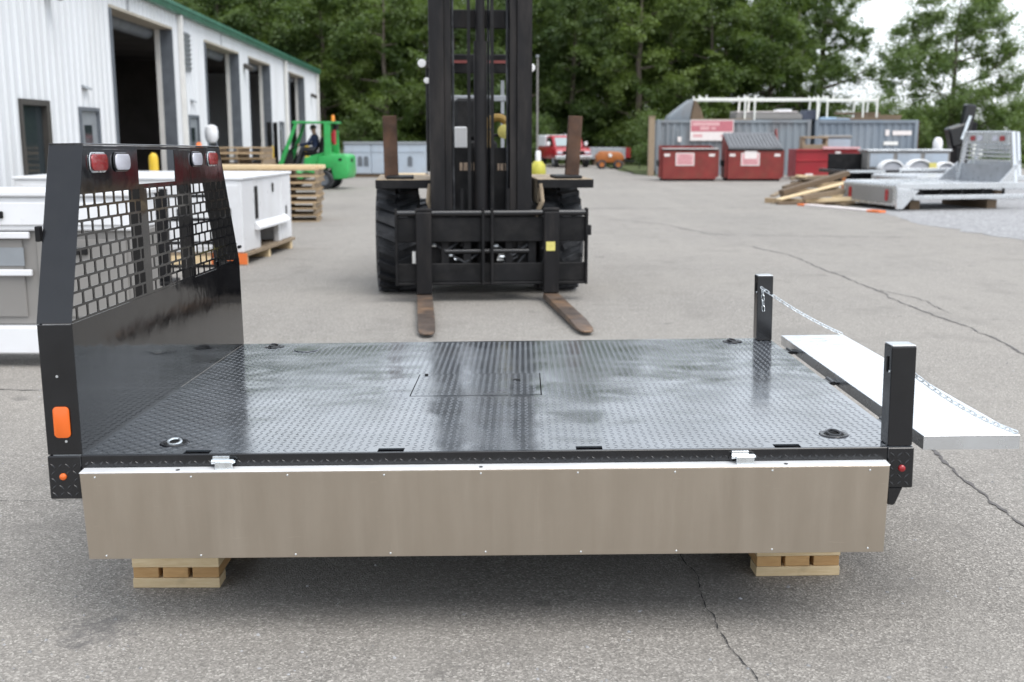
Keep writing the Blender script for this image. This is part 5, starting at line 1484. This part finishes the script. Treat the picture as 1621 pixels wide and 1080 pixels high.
alu_bed('bright aluminium flatbed with rear skirt facing the scrap wood, nearest on the gravel', (8.42, 24.3, 0), 13)
alu_bed('second aluminium flatbed behind the bright one, mostly outside the picture', (10.35, 28.6, 0), 10)
# dark flatbed with grey tool sides and white sacks
db = thing('black_flatbed', 'black flatbed with silver edge behind the aluminium flatbed', 'flatbed', (9.35, 31.2, 0), (0, 0, R(6)))
part('deck', MB().box(0, 3.4, 0, 2.1, 0.56, 0.66), 'black_satin', db, bevel=0.01)
part('silver_edge', MB().box(-.02, 1.1, -.04, -.001, 0.60, 0.67), 'aluminium_yard', db)
part('front_rail', MB().box(1.5, 3.5, -.05, -.001, 0.42, 0.72), 'aluminium_yard', db, bevel=0.01)
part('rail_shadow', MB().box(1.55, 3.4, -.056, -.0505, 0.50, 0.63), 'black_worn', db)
part('far_bulwark', MB().box(0.1, 1.2, 1.6, 1.7, 0.661, 1.10), 'black_worn', db, bevel=0.01)
part('sill', MB().box(0.1, 3.3, 0.5, 0.7, 0.2, 0.559), 'black_worn', db)
part('sill', MB().box(0.1, 3.3, 1.4, 1.6, 0.2, 0.559), 'black_worn', db)
for x in (0.25, 2.6):
    part('stand', MB().box(x, x + .12, 0.2, 0.35, 0.0, 0.559), 'black_worn', db)
    part('stand', MB().box(x, x + .12, 1.7, 1.85, 0.0, 0.559), 'black_worn', db)
part('orange_post', MB().box(-.10, -.021, 0.0, 0.08, 0.0, 0.55), 'orange_paint', db)
ts = thing('toolbox', 'grey aluminium tool side standing on the black flatbed', 'toolbox', (10.35, 32.2, 0.665), (0, 0, R(6)))
part('panel', MB().box(0, 2.5, 0.3, 0.9, 0, 0.50), 'grey_paint_and_shade', ts, bevel=0.01)
part('top_rail', MB().box(-.04, 2.54, 0.25, 0.95, 0.501, 0.56), 'aluminium_yard', ts, bevel=0.01)
for x in (0.02, 0.85, 1.68):
    part('recess_panel', MB().box(x + .05, x + .75, 0.285, 0.2995, 0.06, 0.44), 'blue_grey_primer', ts)
part('white_bottle', MB().lathe([(0.13, .561), (0.14, .75), (0.10, .86), (0.06, .90), (0, .905)], 16, Matrix.Translation((2.2, 0.5, 0))), 'white_plastic', ts, smooth=True)
def round_fender(label, x, y, z, r):
    n = 12
    out = [(r * math.cos(R(180 * i / n)), r * 0.78 * math.sin(R(180 * i / n))) for i in range(n + 1)]
    inn = [((r - .06) * math.cos(R(180 * i / n)), (r * .78 - .06) * math.sin(R(180 * i / n))) for i in range(n, -1, -1)]
    t_ = thing('wheel_fender', label, 'fender', (x, y, z), (0, 0, R(6)), 'white fenders on the black flatbed')
    part('arch', MB().prism(out + inn, 1, 0, 0.3), 'white_plastic', t_, bevel=0.015, smooth=True)
    part('inner_face', MB().prism([(-(r - .065), 0.002)] + [((r - .065) * math.cos(R(180 - 180 * i / n)), 0.002 + (r * .78 - .07) * math.sin(R(180 * i / n))) for i in range(1, n)] + [(r - .065, 0.002)], 1, 0.05, 0.07), 'bag_white', t_)
    return t_
round_fender('left white fender in front of the grey tool side', 10.80, 31.72, 0.664, 0.36)
round_fender('middle white fender in front of the grey tool side', 11.62, 31.80, 0.664, 0.38)
round_fender('right white fender in front of the grey tool side', 12.40, 31.88, 0.664, 0.28)
solo('yellow_tag', MB().box(0, .22, 0, .02, 0, .20), 'label_yellow', 'yellow tag leaning on the middle white fender', 'tag', (11.82, 31.66, 0.664), (R(-8), 0, R(6)))
# folded black loader crane
cr = thing('loader_crane', 'folded black loader crane standing behind the aluminium headboard', 'crane', (13.75, 34.5, 0), (0, 0, R(8)))
part('pedestal', MB().box(-.22, .22, -.22, .22, 0, 1.3), 'black_worn', cr, bevel=0.03)
part('boom_head', MB().obox((-0.10, 0, 1.62), (0.62, 0.35, 0.62), (0, R(-16), 0)), 'black_satin', cr, bevel=0.05)
part('boom_arm', MB().obox((0.20, 0, 2.12), (0.34, 0.30, 0.88), (0, R(8), 0)), 'black_satin', cr, bevel=0.05)
part('boom_tip', MB().obox((0.36, 0, 1.68), (0.22, 0.24, 0.7), (0, R(4), 0)), 'black_worn', cr, bevel=0.03)
part('ram', MB().cyl((-.05, -.2, 1.5), (0.18, -.2, 2.2), 0.05, n=10), 'zinc', cr, smooth=True)
part('outrigger', MB().box(-.8, .8, -.15, .15, 0.45, 0.65), 'black_worn', cr, bevel=0.02)
part('control_box', MB().box(0.28, 0.62, -.30, -.14, 0.95, 1.42), 'rack_white', cr, bevel=0.02)
part('base_frame', MB().box(-.5, .5, -.5, .5, 0.0, 0.12), 'black_worn', cr)

# ------------------------------------------------------------------ trees
def leaf_mesh(name, clumps, per, size, seed, mat, flat=0.75):
    """many small leaf faces gathered in clumps: arrays in, one mesh out"""
    r = np.random.default_rng(seed)
    C, S = np.array([c[:3] for c in clumps]), np.array([c[3] for c in clumps])
    n = len(C)
    tone = np.clip(r.normal(0.45, 0.28, n), 0, 1)
    cnt = np.maximum(8, (per * (S / S.mean()) ** 1.7).astype(int))
    idx = np.repeat(np.arange(n), cnt)
    m = len(idx)
    d = r.normal(size=(m, 3))
    d /= np.linalg.norm(d, axis=1)[:, None]
    rad = np.abs(r.normal(0.0, 0.62, m)) + 0.12
    ani = r.uniform(0.55, 1.6, (n, 3))
    ani[:, 2] *= 0.8
    off = d * rad[:, None] * S[idx][:, None] * ani[idx]
    off[:, 2] *= flat
    # sprays droop and lift: shear each clump a little so that it is not a ball
    sh = r.normal(0, 0.35, (n, 2))
    off[:, 2] += off[:, 0] * sh[idx, 0] + off[:, 1] * sh[idx, 1]
    p = C[idx] + off
    nrm = d * 0.6 + r.normal(size=(m, 3)) * 0.5 + np.array([0, 0, 0.8])
    nrm /= np.linalg.norm(nrm, axis=1)[:, None]
    ref = r.normal(size=(m, 3))
    u = np.cross(nrm, ref)
    u /= np.linalg.norm(u, axis=1)[:, None]
    v = np.cross(nrm, u)
    sz = size * r.uniform(0.6, 1.35, m)
    L = sz[:, None]
    q = np.stack([p + u * L, p + v * L * 0.55 + nrm * L * .12, p - u * L, p - v * L * 0.55 + nrm * L * .12], 1).reshape(-1, 3)
    me = bpy.data.meshes.new(name)
    me.vertices.add(m * 4)
    me.vertices.foreach_set('co', q.ravel())
    me.loops.add(m * 4)
    me.loops.foreach_set('vertex_index', np.arange(m * 4))
    me.polygons.add(m)
    me.polygons.foreach_set('loop_start', np.arange(m) * 4)
    me.polygons.foreach_set('loop_total', np.full(m, 4))
    at = me.attributes.new('clump', 'FLOAT', 'POINT')
    at.data.foreach_set('value', np.repeat(tone[idx], 4).astype(np.float32))
    me.update()
    me.validate()
    me.materials.append(MATS[mat])
    return me

def make_tree(h, rad, base, nclump, per, size, seed, mat, lean=0.0, cs=1.0):
    r = random.Random(seed)
    mb = MB()
    tr = 0.018 * h + 0.05
    top = h * 0.92
    pts, rs = [], []
    x = y = 0
    for i in range(9):
        f = i / 8
        pts.append((x, y, top * f))
        rs.append(tr * (1 - 0.88 * f) * (1.5 if i == 0 else 1))
        x += r.uniform(-.16, .16) + lean * .1
        y += r.uniform(-.16, .16)
    mb.tube(pts, rs, 8)
    clumps = []
    nl = 16
    tips = []
    for k in range(nl):
        f = base / h + (0.93 - base / h) * (k + r.random() * .6) / nl
        i = min(7, int(f * top / top * 8))
        o = Vector(pts[i]).lerp(Vector(pts[i + 1]), (f * 8) % 1)
        a = k * 2.4 + r.uniform(-.5, .5)
        env = math.sin(math.pi * min(1, max(0.06, (f - base / h) / (1.04 - base / h))) ** 0.75) ** 0.6
        ln = rad * env * r.uniform(0.65, 1.1)
        rise = ln * r.uniform(0.15, 0.6)
        m1 = o + Vector((math.cos(a) * ln * .5, math.sin(a) * ln * .5, rise * .35))
        e_ = o + Vector((math.cos(a) * ln, math.sin(a) * ln, rise))
        w = rs[i] * 0.45
        mb.tube([o, m1, e_], [w, w * .6, w * .2], 5)
        tips += [(m1, ln), (e_, ln)]
        for b in range(2):
            aa = a + r.uniform(-.9, .9)
            e2 = m1 + Vector((math.cos(aa) * ln * .5, math.sin(aa) * ln * .5, r.uniform(-.2, .5) * ln * .5))
            mb.tube([m1, e2], [w * .4, w * .12], 4)
            tips.append((e2, ln))
    for k in range(nclump):
        t_, ln = tips[k % len(tips)] if k < len(tips) else tips[r.randrange(len(tips))]
        s = r.uniform(0.45, 1.05) * cs
        j = 0.32 * max(0.8, ln) if k >= len(tips) else 0.1
        clumps.append((t_.x + r.gauss(0, j), t_.y + r.gauss(0, j), max(0.4, t_.z + r.gauss(0, j * .8)), s))
    clumps.append((pts[-1][0], pts[-1][1], top + .2, 0.8 * cs))
    return mb.mesh('trunk', smooth=True), leaf_mesh('crown', clumps, per, size, seed + 100, mat)

def place_tree(proto, name, label, x, y, s, rz, group):
    t_ = thing(name, label, 'tree', (x, y, 0), (0, 0, rz), group)
    t_.scale = (s, s, s)
    link('trunk', proto[0], 'bark', t_)
    link('crown', proto[1], None, t_)
    return t_
V = [make_tree(17, 4.8, 1.0, 150, 470, 0.115, 1, 'leaf'), make_tree(19, 4.5, 1.6, 150, 470, 0.115, 2, 'leaf_dark'), make_tree(15, 5.0, 0.8, 150, 470, 0.115, 3, 'leaf'),
     make_tree(18, 4.3, 2.5, 140, 470, 0.115, 4, 'leaf_dark'), make_tree(16, 4.6, 1.2, 145, 470, 0.115, 5, 'leaf')]
WG = 'broad-leaved trees of the wood behind the yard'
tr_ = random.Random(4)
zones = [(-27, -13.5, 'tree of the wood rising behind the workshop roof'), (-13.5, -3.5, 'tree of the wood between the workshop and the forklift mast'), (-3.5, 6.5, 'tree of the wood behind the forklift and red pickup'), (6.5, 17, 'tree of the wood behind the grey container')]
k = 0
for row, (yy, step, sc_) in enumerate(((66.5, 3.7, .66), (73.0, 3.9, .74), (80.0, 4.2, .84))):
    x = -28 + row * 1.3
    while x < 16.0 + row * .6:
        zx = x * 66 / yy
        lab = next((l for a, b_, l in zones if a <= zx < b_), zones[-1][2])
        place_tree(V[(k * 2 + row) % 5], 'broadleaf_tree', lab, x + tr_.uniform(-.8, .8), yy + tr_.uniform(-1.5, 1.5), sc_ * tr_.uniform(.9, 1.1) * (1.12 if x > 4 else 1), tr_.uniform(0, 6.28), lab.replace('tree', 'trees', 1))
        x += step * tr_.uniform(.85, 1.15)
        k += 1
# the two looser trees at the right edge of the wood, sky showing through
LO = make_tree(18, 4.6, 1.4, 150, 330, 0.10, 31, 'leaf_dark')
place_tree(LO, 'broadleaf_tree', 'tall dark tree with sky gaps, second from the open sky at right', 18.4, 72.5, 0.80, 0.4, 'loose trees at the end of the wood')
place_tree(LO, 'broadleaf_tree', 'tall dark tree with sky gaps at the very end of the wood', 20.4, 76.0, 0.86, 2.2, 'loose trees at the end of the wood')
LT = make_tree(9.3, 3.7, 0.8, 190, 260, 0.075, 41, 'leaf_light', cs=0.85)
place_tree(LT, 'young_tree', 'lighter airy tree standing alone against the sky at the right', 22.9, 58.5, 1.0, 1.0, None)
# shrubs
SH = make_tree(3.6, 1.9, 0.3, 70, 240, 0.065, 51, 'leaf_light', cs=0.75)
for i, (x, y, s) in enumerate(((25.2, 71, .95), (28.4, 73, 1.1), (31.5, 72, .9), (34.2, 75, 1.15))):
    place_tree(SH, 'shrub', ['first', 'second', 'third', 'fourth'][i] + ' green shrub of the low hedge row, counted from the lighter tree', x, y, s, i * 1.3, 'shrubs of the low hedge row')
for i, (x, y, s, lab) in enumerate(((6.4, 50.5, .42, 'low bush beside the timber post'), (18.2, 55, .95, 'bush behind the right end of the blue container'), (20.5, 57, .8, 'bush at the foot of the lighter tree'), (-8.2, 62.5, .8, 'bush behind the green forklift'), (0.6, 63, .8, 'bush left of the red pickup'), (7.6, 61.5, .8, 'bush behind the pickup box'))):
    place_tree(SH, 'shrub', lab, x, y, s, i * 2.1, None)
# the wood behind reads as one dark mass
cl = []
rw = random.Random(77)
for i in range(620):
    x = rw.uniform(-46, 18)
    y = rw.uniform(85, 98)
    z = rw.uniform(0.6, 12.0 + 1.5 * math.sin(x * .35) + rw.uniform(-1, 1))
    cl.append((x, y, z, rw.uniform(1.2, 2.2)))
wo = link('woodland', leaf_mesh('woodland', cl, 70, 0.34, 9, 'leaf_dark'), None)
tag(wo, 'dark mass of woodland seen between the front trees', 'woodland', kind='stuff')
gr = []
for i in range(240):
    gr.append((rw.uniform(-24, 48), rw.uniform(63.5, 70), 0.2, rw.uniform(.5, 1.2)))
un = link('undergrowth', leaf_mesh('undergrowth', gr, 60, 0.16, 12, 'leaf', 0.5), None)
tag(un, 'rank green undergrowth along the foot of the wood', 'undergrowth', kind='stuff')

# loose grit scattered over the asphalt near the camera
mb = MB()
rg = random.Random(8)
for i in range(420):
    d = 2.9 + 6.5 * rg.random() ** 1.8
    x, y, r_ = rg.uniform(-.5, .5) * d, d, rg.uniform(.0025, .0085) * (1.6 if rg.random() < .06 else 1)
    h = r_ * rg.uniform(.5, .9)
    a0 = rg.uniform(0, 6)
    base = [mb.bm.verts.new((x + r_ * math.cos(a0 + q * 1.257) * rg.uniform(.7, 1.2), y + r_ * math.sin(a0 + q * 1.257) * rg.uniform(.7, 1.2), 0.0)) for q in range(5)]
    tp = mb.bm.verts.new((x + rg.uniform(-.3, .3) * r_, y + rg.uniform(-.3, .3) * r_, h))
    t2 = mb.bm.verts.new((x + rg.uniform(-.5, .5) * r_, y + rg.uniform(-.5, .5) * r_, h * .9))
    for q in range(5):
        mb.bm.faces.new([base[q], base[(q + 1) % 5], tp if q < 3 else t2])
    mb.bm.faces.new([base[3], tp, t2])
    mb.bm.faces.new([base[0], t2, tp])
gt = part('grit', mb, 'gravel', None)
tag(gt, 'loose grit scattered over the asphalt around the flatbed', 'grit', kind='stuff')
